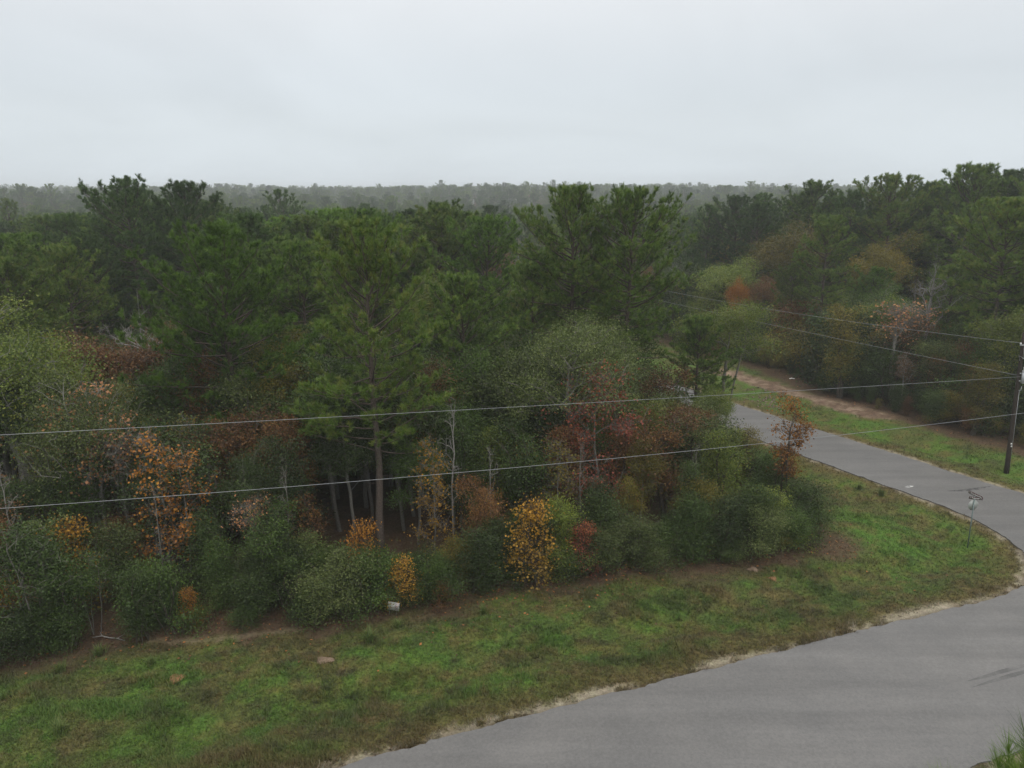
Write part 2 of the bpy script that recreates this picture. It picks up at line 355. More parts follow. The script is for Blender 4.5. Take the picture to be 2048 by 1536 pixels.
# ------------------------------------------------------------------ ground
def growth(a, step, end, k=1.16):
    r = []; v = a; s = step
    while abs(v) < abs(end):
        s *= k; v += s * (1 if end > 0 else -1); r.append(v)
    return r
xs = np.array(sorted(growth(-44, 0.28, -3000) + list(np.arange(-44, 52, 0.28)) + growth(52, 0.28, 3000)))
ys = np.array(sorted(growth(14, 0.28, -3000) + list(np.arange(14, 92, 0.28)) + growth(92, 0.28, 3000)))
X, Y = np.meshgrid(xs, ys)
Z = gz(X, Y); Cg, _ = ground_colour(X, Y)
V = np.stack([X, Y, Z], -1).reshape(-1, 3)
nx, ny = len(xs), len(ys)
I = np.arange(nx * ny).reshape(ny, nx)
Fq = np.stack([I[:-1, :-1], I[:-1, 1:], I[1:, 1:], I[1:, :-1]], -1).reshape(-1, 4)
def ground_mat():
    m, N, L = new_mat('ground_cover')
    o = N('ShaderNodeOutputMaterial'); p = N('ShaderNodeBsdfPrincipled'); p.inputs['Roughness'].default_value = 0.95; p.inputs['Specular IOR Level'].default_value = 0.1
    a = N('ShaderNodeAttribute'); a.attribute_name = 'gcol'
    g = N('ShaderNodeNewGeometry')
    n = N('ShaderNodeTexNoise'); n.inputs['Scale'].default_value = 9; n.inputs['Detail'].default_value = 6; n.inputs['Roughness'].default_value = 0.7; L(g.outputs['Position'], n.inputs['Vector'])
    n2 = N('ShaderNodeTexNoise'); n2.inputs['Scale'].default_value = 2.2; n2.inputs['Detail'].default_value = 4; L(g.outputs['Position'], n2.inputs['Vector'])
    r = N('ShaderNodeMapRange'); r.inputs[1].default_value = 0.3; r.inputs[2].default_value = 0.72; r.inputs[3].default_value = 0.55; r.inputs[4].default_value = 1.45; L(n.outputs[0], r.inputs[0])
    h = N('ShaderNodeHueSaturation'); L(a.outputs['Color'], h.inputs['Color']); L(r.outputs[0], h.inputs['Value'])
    hr = N('ShaderNodeMapRange'); hr.inputs[1].default_value = 0.3; hr.inputs[2].default_value = 0.7; hr.inputs[3].default_value = 0.485; hr.inputs[4].default_value = 0.515; L(n2.outputs[0], hr.inputs[0]); L(hr.outputs[0], h.inputs['Hue'])
    L(h.outputs[0], p.inputs['Base Color'])
    b = N('ShaderNodeBump'); b.inputs['Strength'].default_value = 0.8; b.inputs['Distance'].default_value = 0.06; L(n.outputs[0], b.inputs['Height']); L(b.outputs[0], p.inputs['Normal'])
    L(p.outputs[0], o.inputs[0]); return m
go = link(bpy.data.objects.new('ground', mk_mesh('ground', V, [Fq], ground_mat(), col=Cg.reshape(-1, 3), smooth=True)))
tag(go, kind='structure')

# ------------------------------------------------------------------ road
def asphalt_mat():
    m, N, L = new_mat('weathered_asphalt')
    o = N('ShaderNodeOutputMaterial'); p = N('ShaderNodeBsdfPrincipled'); p.inputs['Roughness'].default_value = 0.5; p.inputs['Specular IOR Level'].default_value = 0.5
    g = N('ShaderNodeNewGeometry')
    fine = N('ShaderNodeTexNoise'); fine.inputs['Scale'].default_value = 9; fine.inputs['Detail'].default_value = 7; fine.inputs['Roughness'].default_value = 0.8; L(g.outputs['Position'], fine.inputs['Vector'])
    mp = N('ShaderNodeMapping'); mp.inputs['Rotation'].default_value = (0, 0, -math.radians(19.5)); mp.inputs['Scale'].default_value = (0.07, 1.0, 1.0); L(g.outputs['Position'], mp.inputs[0])
    st = N('ShaderNodeTexNoise'); st.inputs['Scale'].default_value = 1.1; st.inputs['Detail'].default_value = 5; st.inputs['Roughness'].default_value = 0.6; L(mp.outputs[0], st.inputs['Vector'])
    big = N('ShaderNodeTexNoise'); big.inputs['Scale'].default_value = 0.35; big.inputs['Detail'].default_value = 4; L(g.outputs['Position'], big.inputs['Vector'])
    def rng(n, a, b):
        r = N('ShaderNodeMapRange'); r.inputs[1].default_value = 0.28; r.inputs[2].default_value = 0.72; r.inputs[3].default_value = a; r.inputs[4].default_value = b; L(n.outputs[0], r.inputs[0]); return r
    a, b, c = rng(fine, 0.70, 1.30), rng(st, 0.82, 1.14), rng(big, 0.90, 1.08)
    m1 = N('ShaderNodeMath'); m1.operation = 'MULTIPLY'; L(a.outputs[0], m1.inputs[0]); L(b.outputs[0], m1.inputs[1])
    m2 = N('ShaderNodeMath'); m2.operation = 'MULTIPLY'; L(m1.outputs[0], m2.inputs[0]); L(c.outputs[0], m2.inputs[1])
    tint = N('ShaderNodeMix'); tint.data_type = 'RGBA'; tint.inputs['A'].default_value = (0.112, 0.111, 0.110, 1); tint.inputs['B'].default_value = (0.126, 0.121, 0.115, 1)
    L(big.outputs[0], tint.inputs['Factor'])
    sc_ = N('ShaderNodeVectorMath'); sc_.operation = 'SCALE'; L(tint.outputs['Result'], sc_.inputs[0]); L(m2.outputs[0], sc_.inputs['Scale'])
    L(sc_.outputs[0], p.inputs['Base Color'])
    bp = N('ShaderNodeBump'); bp.inputs['Strength'].default_value = 0.35; bp.inputs['Distance'].default_value = 0.01; L(fine.outputs[0], bp.inputs['Height']); L(bp.outputs[0], p.inputs['Normal'])
    L(p.outputs[0], o.inputs[0]); return m
M['asphalt'] = asphalt_mat()
def densify(pts, step=0.22):
    r = []
    for (a, b) in zip(pts, pts[1:] + pts[:1]):
        a = np.array(a); b = np.array(b); d = np.linalg.norm(b - a)
        s = step if min(np.hypot(*a), np.hypot(*b)) < 90 and d < 45 else max(step, d / 12)
        for t in np.arange(0, 1, s / d): r.append(a + (b - a) * t)
    return np.array(r)
def smooth_poly(P, it=6):
    for _ in range(it): P = 0.5 * P + 0.25 * (np.roll(P, 1, 0) + np.roll(P, -1, 0))
    return P
RP = smooth_poly(densify(road_poly))
RP = RP + (np.stack([fbm(RP[:, 0] * 1.3, RP[:, 1] * 1.3, 51, 4), fbm(RP[:, 0] * 1.3, RP[:, 1] * 1.3, 77, 4)], -1) - 0.5) * 0.30
RP = RP + (np.stack([fbm(RP[:, 0] * 4, RP[:, 1] * 4, 52, 2), fbm(RP[:, 0] * 4, RP[:, 1] * 4, 78, 2)], -1) - 0.5) * 0.16
import bmesh
def sheet(name, P, z, mat, parent=None, skirt=0.12):
    bm = bmesh.new()
    top = [bm.verts.new((p[0], p[1], z)) for p in P]
    f = bm.faces.new(top)
    if f.calc_area() and f.normal.z < 0: f.normal_flip()
    if skirt:
        lo = [bm.verts.new((p[0], p[1], z - skirt)) for p in P]
        for i in range(len(P)):
            j = (i + 1) % len(P); bm.faces.new((top[i], lo[i], lo[j], top[j]))
    bmesh.ops.triangulate(bm, faces=[f])
    bmesh.ops.recalc_face_normals(bm, faces=bm.faces)
    me = bpy.data.meshes.new(name); bm.to_mesh(me); bm.free(); me.materials.append(mat)
    return link(bpy.data.objects.new(name, me), parent)
road = sheet('road', RP, 0.045, M['asphalt']); tag(road, kind='structure')
def stain_mat(name, col, dens, scale):
    m, N, L = new_mat(name)
    o = N('ShaderNodeOutputMaterial'); p = N('ShaderNodeBsdfPrincipled'); p.inputs['Roughness'].default_value = 0.7; p.inputs['Base Color'].default_value = (*col, 1)
    g = N('ShaderNodeNewGeometry'); n = N('ShaderNodeTexNoise'); n.inputs['Scale'].default_value = scale; n.inputs['Detail'].default_value = 4; L(g.outputs['Position'], n.inputs['Vector'])
    r = N('ShaderNodeMapRange'); r.inputs[1].default_value = 0.35; r.inputs[2].default_value = 0.65; r.inputs[3].default_value = 0.0; r.inputs[4].default_value = dens; L(n.outputs[0], r.inputs[0])
    t = N('ShaderNodeBsdfTransparent'); x = N('ShaderNodeMixShader'); L(r.outputs[0], x.inputs[0]); L(t.outputs[0], x.inputs[1]); L(p.outputs[0], x.inputs[2]); L(x.outputs[0], o.inputs[0]); return m
M['tyre'] = stain_mat('tyre_rubber_mark', (0.08, 0.08, 0.08), 0.32, 0.8)
M['patch'] = stain_mat('crack_stain', (0.07, 0.07, 0.07), 0.8, 3.0)
M['smear'] = stain_mat('white_smear', (0.6, 0.6, 0.58), 0.9, 4.0)
def strip(name, pix, wd, mat):
    P = np.array([ground(*q, z=0.05) for q in pix]); d = nrm(np.gradient(P, axis=0)); n = np.stack([-d[:, 1], d[:, 0]], -1)
    s = np.sin(np.linspace(0.12, math.pi - 0.12, len(P)))[:, None] * wd / 2
    sheet(name, np.concatenate([P + n * s, (P - n * s)[::-1]]), 0.0492, mat, road, skirt=0)
strip('tyre_mark', [(1935, 1362), (1970, 1353), (2010, 1341), (2060, 1328), (2120, 1312)], 0.22, M['tyre'])
strip('tyre_mark', [(1945, 1374), (1985, 1362), (2025, 1350), (2070, 1338), (2130, 1322)], 0.22, M['tyre'])
strip('crack', [(1895, 982), (1925, 981), (1955, 977), (1983, 972)], 0.35, M['patch'])
strip('smear', [(1810, 975), (1818, 973), (1828, 972)], 0.30, M['smear'])

# ------------------------------------------------------------------ grass and litter
def quat_frames(d, rng):
    ref = nrm(rng.normal(size=d.shape)); u = nrm(np.cross(d, ref)); return u, np.cross(d, u)
def make_grass():
    rng = np.random.default_rng(4)
    n = 330000
    # sample in view, denser near
    yy = 19 + (92 - 19) * rng.random(n) ** 1.7; xx = (rng.random(n) * 2 - 1) * (yy * 0.78 + 3)
    c, cov = ground_colour(xx, yy)
    keep = (rng.random(n) < cov * np.clip(45.0 / yy, 0.35, 1.2)) & (xx < 52) & (cov > 0.02)
    xx, yy, c = xx[keep], yy[keep], c[keep]; n = len(xx)
    zz = gz(xx, yy)
    tall = 0.05 + 0.11 * fbm(xx * 0.8, yy * 0.8, 91, 3) ** 1.5 + 0.10 * (fbm(xx * 0.5 + 3, yy * 0.9, 95, 3) > 0.62)
    k = 4
    P = np.repeat(np.stack([xx, yy, zz], -1), k, 0); cc = np.repeat(c, k, 0); hh = np.repeat(tall, k) * rng.uniform(0.6, 1.4, n * k)
    P[:, :2] += rng.normal(0, 0.045, (n * k, 2))
    az = rng.random(n * k) * 2 * math.pi; lean = rng.uniform(0.2, 1.1, n * k)
    wv = np.stack([-np.sin(az), np.cos(az), 0 * az], -1) * (0.013 + 0.011 * rng.random(n * k))[:, None]
    tip = P + np.stack([np.cos(az) * np.sin(lean) * hh * 1.3, np.sin(az) * np.sin(lean) * hh * 1.3, np.cos(lean) * hh], -1)
    V = np.stack([P - wv, P + wv, tip], 1).reshape(-1, 3)
    cc = cc * rng.uniform(0.72, 1.4, (n * k, 1)) * (1 + rng.normal(0, 0.06, (n * k, 3)))
    F = np.arange(n * k * 3).reshape(-1, 3)
    m, N, L = new_mat('grass_blades')
    o = N('ShaderNodeOutputMaterial'); p = N('ShaderNodeBsdfPrincipled'); p.inputs['Roughness'].default_value = 0.6; p.inputs['Specular IOR Level'].default_value = 0.25
    a = N('ShaderNodeAttribute'); a.attribute_name = 'gcol'; L(a.outputs['Color'], p.inputs['Base Color'])
    t = N('ShaderNodeBsdfTranslucent'); L(a.outputs['Color'], t.inputs[0]); x = N('ShaderNodeMixShader'); x.inputs[0].default_value = 0.25
    L(p.outputs[0], x.inputs[1]); L(t.outputs[0], x.inputs[2]); L(x.outputs[0], o.inputs[0])
    o_ = link(bpy.data.objects.new('grass', mk_mesh('grass', V, [F], m, col=np.repeat(np.clip(cc, 0, 1), 3, 0))))
    tag(o_, 'rough green and brown grass on the roadside verges', 'grass', kind='stuff')
make_grass()
def leaf_quads(P, Nn, size, rng, asp=0.55):
    """diamond leaves at P with normal Nn"""
    n = len(P); u, v = quat_frames(Nn, rng)
    s = size * rng.uniform(0.65, 1.3, n)
    u = u * s[:, None] * 0.5; v = v * (s * asp)[:, None] * 0.5; fold = Nn * (s * 0.10)[:, None]
    V = np.stack([P - u, P + v + fold, P + u, P - v + fold], 1).reshape(-1, 3)
    b = (np.arange(n) * 4)[:, None]
    return V, np.concatenate([b + [[0, 1, 2]], b + [[0, 2, 3]]], 0)
def make_litter():
    rng = np.random.default_rng(9); n = 60000
    yy = rng.uniform(26, 80, n); xx = (rng.random(n) * 2 - 1) * (yy * 0.76 + 2); xx = np.where(rng.random(n) < 0.35, rng.uniform(-4, 8, n), xx)
    inA = in_poly(xx, yy, lotA); d = np.where(inA, -1, 1) * seg_dist(xx, yy, lot_edge); d2 = np.where(in_poly(xx, yy, lotB), -1, 1) * seg_dist(xx, yy, edgeB)
    d3 = np.hypot(xx - 18.3, yy - 38.6) - 1.8
    dd = np.minimum(np.minimum(d, d2), d3); dr = seg_dist(xx, yy, road_poly + [road_poly[0]])
    keep = (dd > -2.0) & (rng.random(n) < np.exp(-np.maximum(dd, 0) / 0.8)) & (dr > 0.3)
    xx, yy = xx[keep], yy[keep]; n = len(xx)
    P = np.stack([xx, yy, gz(xx, yy) + 0.02 + 0.03 * rng.random(n)], -1)
    Nn = nrm(np.stack([rng.normal(0, 0.35, n), rng.normal(0, 0.35, n), np.ones(n)], -1))
    V, F = leaf_quads(P, Nn, 0.13, rng, 0.7)
    tint = np.repeat(rng.random(n) ** 1.6, 4)
    m = leaf_mat('fallen_leaves', [(0.050, 0.028, 0.018), (0.10, 0.050, 0.028), (0.17, 0.075, 0.03), (0.32, 0.13, 0.035)], 0.1, 0.7, 0.0)
    o = link(bpy.data.objects.new('leaf_litter', mk_mesh('leaf_litter', V, [F], m, tint=tint)))
    tag(o, 'brown and orange fallen leaves along the foot of the trees', 'leaf litter', kind='stuff')
make_litter()

# ------------------------------------------------------------------ tree generators
def needle_shoots(P, D, sc_, nn, ln, wd, rng):
    """bottlebrush shoots of thin needles"""
    n = len(P)
    s = rng.random((n, nn)); az = rng.random((n, nn)) * 2 * math.pi
    an = np.radians(rng.uniform(10, 82, (n, nn))) * (1.05 - 0.45 * s)
    u, v = quat_frames(D, rng)
    rad = np.cos(az)[..., None] * u[:, None] + np.sin(az)[..., None] * v[:, None]
    nd = np.cos(an)[..., None] * D[:, None] + np.sin(an)[..., None] * rad
    nd = nrm(nd + np.array([0, 0, 0.12]))
    base = P[:, None] + D[:, None] * (s * 0.17 * sc_[:, None])[..., None]
    l = ln * sc_[:, None] * rng.uniform(0.75, 1.15, (n, nn))
    side = nrm(np.cross(nd, nrm(rng.normal(size=nd.shape)))) * wd
    V = np.stack([base - side, base + side, base + nd * l[..., None]], 2).reshape(-1, 3)
    return V, np.arange(n * nn * 3).reshape(-1, 3)
def pine(name, seed, h, cb, R, nb=80, nn=32, ln=0.27, wd=0.016, dens=1.0, rt=0.19, extra=(), needle='pine', flat=0.0, dome=3.6, lean=(0, 0)):
    rng = np.random.default_rng(seed); U = rng.uniform
    k = 14; tz = np.linspace(0, h, k)
    wob = np.cumsum(rng.normal(0, 0.05, (k, 2)), 0); wob -= wob[0]
    T = np.stack([wob[:, 0] + lean[0] * (tz / h), wob[:, 1] + lean[1] * (tz / h), tz], -1)
    tr = rt * (1 - (tz / h)) ** 0.8 + 0.025; tr[0] *= 1.25
    def tp(z): return np.array([np.interp(z, tz, T[:, 0]), np.interp(z, tz, T[:, 1]), z])
    A, B, ra, rb = [], [], [], []
    SP, SD, SS = [], [], []
    def poly(pts, r0, r1):
        m = len(pts) - 1
        for i in range(m):
            A.append(pts[i]); B.append(pts[i + 1]); ra.append(r0 + (r1 - r0) * i / m); rb.append(r0 + (r1 - r0) * (i + 1) / m)
    def branch(p0, az, el, Lb, bare=0.2, curl=26):
        n = 6; pts = [p0]; a = az; e_ = el
        for i in range(n):
            a += rng.normal(0, 0.10); e_ += math.radians(curl) / n + rng.normal(0, 0.05)
            d = np.array([math.cos(a) * math.cos(e_), math.sin(a) * math.cos(e_), math.sin(e_)])
            pts.append(pts[-1] + d * Lb / n)
        pts = np.array(pts); poly(pts, 0.013 + 0.0095 * Lb, 0.008)
        ns = int((3 + Lb * 2.6) * dens)
        for j in range(ns):
            s = U(bare, 1.0); q = s * n; i = min(int(q), n - 1); p = pts[i] + (pts[i + 1] - pts[i]) * (q - i)
            d = nrm(pts[i + 1] - pts[i])
            sgn = 1 if j % 2 else -1
            aa = math.atan2(d[1], d[0]) + sgn * math.radians(U(22, 65)); ee = math.asin(np.clip(d[2], -1, 1)) * 0.7 + math.radians(U(-6, 30))
            l = max(0.35, Lb * 0.36 * (1.2 - s) * U(0.6, 1.3))
            sd = np.array([math.cos(aa) * math.cos(ee), math.sin(aa) * math.cos(ee), math.sin(ee)])
            mid = p + sd * l * 0.5; end = mid + nrm(sd + [0, 0, 0.45]) * l * 0.5
            poly([p, mid, end], 0.012, 0.006)
            m = max(2, int((1.7 + l * 2.6) * dens))
            for q2 in range(m):
                t = 1 - (q2 / m) * 0.75
                pp = p + (mid - p) * (t * 2) if t < 0.5 else mid + (end - mid) * (t * 2 - 1)
                off = rng.normal(0, 0.09, 3) if q2 else np.zeros(3)
                SP.append(pp + off); SD.append(nrm(sd * 0.7 + rng.normal(0, 0.42, 3) + np.array([0, 0, 0.5]))); SS.append(U(0.8, 1.2))
        for q2 in range(3):
            SP.append(pts[-1] + rng.normal(0, 0.05, 3)); SD.append(nrm(pts[-1] - pts[-2] + rng.normal(0, 0.3, 3) + [0, 0, 0.4])); SS.append(U(0.95, 1.25))
    z0 = cb * h
    for i in range(nb):
        t = ((i + U(0, 1)) / nb) ** 0.86
        z = z0 + (h * 0.955 - z0) * t
        prof = math.sqrt(max(0.0, 1 - t ** dome)) * (0.66 + 0.34 * min(1, t * 2.4)) + 0.10
        Lb = R * prof * U(0.62, 1.12) * (1 if U(0, 1) > 0.12 else 0.6)
        el = math.radians(-8 + 62 * t ** 1.25 + rng.normal(0, 11)) * (1 - flat)
        eb = el + math.radians(15); Lb = min(Lb, max(0.5, (h - z) / max(math.sin(max(eb, 0.05)), 0.05)))
        branch(tp(z), i * 2.39996 + U(-0.45, 0.45), el, Lb)
    for (z, az, el, Lb) in extra: branch(tp(z), az, el, Lb, 0.45, 10)
    for q in range(12):
        SP.append(tp(h) + rng.normal(0, 0.22, 3) - [0, 0, U(0.15, 1.1)]); SD.append(nrm(np.array([0, 0, 1.0]) + rng.normal(0, 0.35, 3))); SS.append(U(0.9, 1.2))
    # a few dead stubs below the crown
    for q in range(5):
        z = U(cb * h * 0.55, cb * h); a = U(0, 6.28); d = np.array([math.cos(a), math.sin(a), U(-0.1, 0.3)]); p = tp(z); poly([p, p + d * U(0.3, 0.9)], 0.02, 0.008)
    g = Geo(); g.tube(T, tr, 8)
    Vb, Fb = tubes(A, B, ra, rb, 4); g.add(Vb, Fb)
    tm = g.mesh(name + '_trunk', M['pine_bark'], smooth=True)
    SP = np.array(SP); SD = np.array(SD); SS = np.array(SS)
    Vn, Fn = needle_shoots(SP, SD, SS, nn, ln, wd, rng)
    tint = np.repeat(np.clip(rng.normal(0.5, 0.27, len(SP)), 0, 1), nn) + rng.normal(0, 0.10, len(SP) * nn)
    cm = mk_mesh(name + '_crown', Vn, [Fn], G[needle], tint=np.repeat(np.clip(tint, 0, 1), 3))
    return tm, cm, h
def broadleaf(name, seed, h, R, z0, nclump=150, lpc=60, size=0.14, sig=0.42, rt=0.14, lobes=9, bark_='grey_bark', leaf='green', stems=1, twigs=3, conc=0.8, flat=0.8, asp=0.55, tilt=(0, 0), topy=1.0, patch=None, trunk_top=0.72, twl=0.7, cone=0.0, lr=(0.34, 0.52), hvar=0.18, low=False):
    """clumps placed in a lobed crown, then joined to the trunk by branches that gather downwards"""
    rng = np.random.default_rng(seed); U = rng.uniform
    ctr = np.array([tilt[0], tilt[1], (z0 + h) / 2]); ext = np.array([R, R, (h - z0) / 2])
    Lc = []
    for i in range(lobes):
        d = nrm(rng.normal(size=3)); d[2] = abs(d[2]) * 0.9 - 0.28 if i % 3 else d[2]
        if low: d = nrm(rng.normal(size=3)) * [1, 1, 0]; d = nrm(d); d[2] = -1.0 + 2.1 * (i + 0.5) / lobes
        Lc.append(ctr + d * ext * np.array([1, 1, 1]) * (U(0.42, 0.66) if not low else 1) * (1 if not low else np.array([1, 1, 0]) * U(0.1, 0.75) + np.array([0, 0, 0.82])))
    Lc = np.array(Lc); Lr = np.array([R * U(*lr) for _ in range(lobes)])
    pts = []
    while len(pts) < nclump:
        i = rng.integers(lobes); d = nrm(rng.normal(size=3)); rr = Lr[i] * (U(0.75, 1.0) if U(0, 1) < conc else U(0.1, 0.75))
        if d[2] < -0.35 and U(0, 1) < 0.6: continue
        p = Lc[i] + d * rr * np.array([1, 1, flat])
        if p[2] < z0 * 0.85 or p[2] < 0.15: continue
        if p[2] > h: p[2] = h - U(0, 0.4)
        if low and U(0, 1) < 0.30: p = p + np.array([rng.normal(0, 0.30), rng.normal(0, 0.30), U(0.0, 0.75)]) * R
        pts.append(p)
    pts = np.array(pts)
    pts[:, 2] = np.minimum(pts[:, 2], h)
    if cone: pts[:, :2] = ctr[:2] + (pts[:, :2] - ctr[:2]) * (1 + 0.25 * cone - cone * np.clip((pts[:, 2:3] - z0) / (h - z0), 0, 1))
    nodes, par = [], []
    tn = 10; th_ = z0 + (h - z0) * trunk_top
    roots = []
    for s in range(stems):
        off = np.array([U(-0.3, 0.3), U(-0.3, 0.3), 0]) * (stems > 1); a = U(0, 6.28); spread = (0.32 * R if stems > 1 else 0.10 * R)
        wx = np.cumsum(rng.normal(0, 0.025 * h / 4, (tn, 2)), 0); wx -= wx[0]
        last = -1
        for i in range(tn):
            t = i / (tn - 1)
            p = off + np.array([math.cos(a) * spread * t + wx[i, 0] + tilt[0] * t, math.sin(a) * spread * t + wx[i, 1] + tilt[1] * t, th_ * t * (1 if s == 0 else U(0.8, 0.95))])
            nodes.append(p); par.append(last); last = len(nodes) - 1
    nodes = [np.array(q) for q in nodes]; depth = [0.0] * len(nodes)
    axis_d = np.hypot(pts[:, 0] - tilt[0], pts[:, 1] - tilt[1]) + 0.3 * pts[:, 2] / h
    leafnode = []
    for ci in np.argsort(axis_d):
        p = pts[ci]; Nn = np.array(nodes); dd = np.linalg.norm(Nn - p, axis=1); hd = np.hypot(Nn[:, 0] - p[0], Nn[:, 1] - p[1])
        cost = dd + 0.18 * np.array(depth) + 2.0 * np.maximum(0, Nn[:, 2] - (p[2] - 0.45 * hd))
        cost[0] += 5
        j = int(np.argmin(cost)); a = nodes[j]; m = 3 if dd[j] > 1.2 else 2; last = j
        for q in range(1, m + 1):
            t = q / m; b = a + (p - a) * t + np.array([0, 0, 1]) * math.sin(math.pi * t) * 0.06 * dd[j] + rng.normal(0, 0.035 * dd[j], 3) * (q < m)
            nodes.append(b); par.append(last); depth.append(depth[last] + dd[j] / m); last = len(nodes) - 1
        leafnode.append((last, ci))
    cnt = np.zeros(len(nodes))
    for ln_, _ in leafnode: cnt[ln_] += 1
    for i in range(len(nodes) - 1, -1, -1):
        if par[i] >= 0: cnt[par[i]] += cnt[i]
    tot = max(cnt.max(), 1)
    rad = np.maximum(0.009, rt * (cnt / tot) ** 0.52)
    A, B, ra, rb = [], [], [], []
    for i, pr in enumerate(par):
        if pr >= 0:
            A.append(nodes[pr]); B.append(nodes[i]); r0 = rad[pr]
            if pr >= tn * stems or i >= tn * stems: r0 = min(rad[pr], rad[i] * 1.25)
            ra.append(r0); rb.append(rad[i])
    base = [0 + s * tn for s in range(stems)]
    for n_, ci in leafnode:
        for q in range(twigs):
            d = nrm(rng.normal(size=3) + [0, 0, 0.5]); l = U(0.5, 1.0) * twl
            A.append(nodes[n_]); B.append(nodes[n_] + d * l); ra.append(0.009); rb.append(0.004)
    g = Geo(); Vb, Fb = tubes(A, B, ra, rb, 5); g.add(Vb, Fb)
    tm = g.mesh(name + '_trunk', M[bark_], smooth=True)
    cm = None
    if lpc > 0:
        n = nclump * lpc
        cs = np.clip(rng.normal(1, 0.25, nclump), 0.5, 1.6) * sig
        P = np.repeat(pts, lpc, 0) + rng.normal(size=(n, 3)) * np.repeat(cs, lpc)[:, None] * np.array([1, 1, 0.72])
        P[:, 2] = np.maximum(P[:, 2], 0.06)
        Nn = nrm(rng.normal(size=(n, 3)) + np.array([0, 0, 0.7]))
        V, F = leaf_quads(P, Nn, size, rng, asp)
        ct = np.clip(rng.normal(0.5, hvar, nclump), 0, 1)
        if patch: ct = np.clip(ct + (pts[:, 2] - ctr[2]) / max(ext[2], .1) * patch, 0, 1)
        tint = np.clip(np.repeat(ct, lpc) + rng.normal(0, 0.13, n), 0, 1)
        cm = mk_mesh(name + '_crown', V, [F], G[leaf], tint=np.repeat(tint, 4))
    return tm, cm, h
def by_height(h): return SHR[2] if h < 2.2 else SHR[0] if h < 3.3 else SHR[1] if h < 4.6 else SHR[3]
def plant(proto, name, x, y, label, cat, group=None, h=None, rz=0.0, leaf=None, bark_=None, wide=1.0, trunk='trunk', crown='crown', tiltxy=(0, 0)):
    tm, cm, h0 = proto
    s = (h / h0) if h else 1.0
    o = empty(name, (x, y, gz1(x, y) - 0.03), rz); o.scale = (s * wide, s * wide, s); o.rotation_euler = (tiltxy[0], tiltxy[1], rz)
    tag(o, label, cat, group)
    for nm, me, mt in ((trunk, tm, M.get(bark_) if bark_ else None), (crown, cm, G.get(leaf) if leaf else None)):
        if me is None: continue
        c = link(bpy.data.objects.new(nm, me), o)
        if mt: c.material_slots[0].link = 'OBJECT'; c.material_slots[0].material = mt
    return o

# prototypes
PN = [pine('pine_a', 11, 18, 0.36, 4.6, 78), pine('pine_b', 12, 19, 0.42, 4.2, 74), pine('pine_c', 13, 17, 0.30, 4.9, 80),
      pine('pine_d', 14, 20, 0.44, 4.6, 76), pine('pine_e', 15, 16, 0.25, 4.2, 78), pine('pine_f', 16, 19, 0.44, 5.0, 74, flat=0.12)]
BL = [broadleaf('tree_a', 21, 13, 3.7, 2.2, 210, 72, lobes=17, lr=(0.22, 0.46), cone=0.25, twigs=1, hvar=0.24), broadleaf('tree_b', 22, 11, 3.2, 1.4, 180, 72, lobes=16, lr=(0.22, 0.46), cone=0.25, twigs=1, hvar=0.24), broadleaf('tree_c', 23, 15, 4.3, 3.2, 230, 72, lobes=18, lr=(0.22, 0.46), cone=0.2, twigs=1, hvar=0.24),
      broadleaf('tree_d', 24, 9, 2.4, 1.0, 150, 62, bark_='dark_bark', lobes=11, stems=2, cone=0.5, twigs=1, lr=(0.2, 0.45), hvar=0.24, low=True), broadleaf('tree_e', 25, 8, 2.5, 0.8, 140, 62, bark_='dark_bark', lobes=10, stems=3, twigs=1, lr=(0.2, 0.48), hvar=0.24, low=True)]
SPARSE = [broadleaf('sparse_a', 31, 11, 2.6, 2.6, 170, 12, 0.15, 0.32, 0.10, 14, bark_='pale_bark', leaf='pink', twigs=4, asp=0.8, lr=(0.2, 0.45)),
          broadleaf('sparse_b', 32, 8, 1.5, 0.9, 150, 10, 0.145, 0.27, 0.065, 16, bark_='grey_bark', leaf='orange', twigs=3, asp=0.8, lr=(0.2, 0.45), conc=0.6, low=True),
          broadleaf('sparse_c', 33, 9, 2.0, 3.0, 110, 5, 0.14, 0.36, 0.09, 11, bark_='grey_bark', leaf='rust', twigs=5, asp=0.8, lr=(0.2, 0.45))]
BARE = [broadleaf('bare_a', 41, 12, 2.3, 4.0, 70, 0, rt=0.12, lobes=14, bark_='pale_bark', twigs=4, twl=0.6, trunk_top=0.85, lr=(0.3, 0.6), conc=0.5, cone=0.5),
        broadleaf('bare_b', 42, 8, 0.95, 2.2, 42, 0, rt=0.07, lobes=14, bark_='pale_bark', twigs=3, twl=0.42, trunk_top=0.97, lr=(0.3, 0.7), conc=0.4, cone=0.8, low=True),
        broadleaf('bare_c', 43, 9, 1.3, 3.0, 50, 0, rt=0.085, lobes=14, bark_='pale_bark', twigs=3, twl=0.5, trunk_top=0.9, lr=(0.3, 0.7), conc=0.4, cone=0.6, low=True)]
vv = dict(lr=(0.16, 0.55), hvar=0.2, low=True)
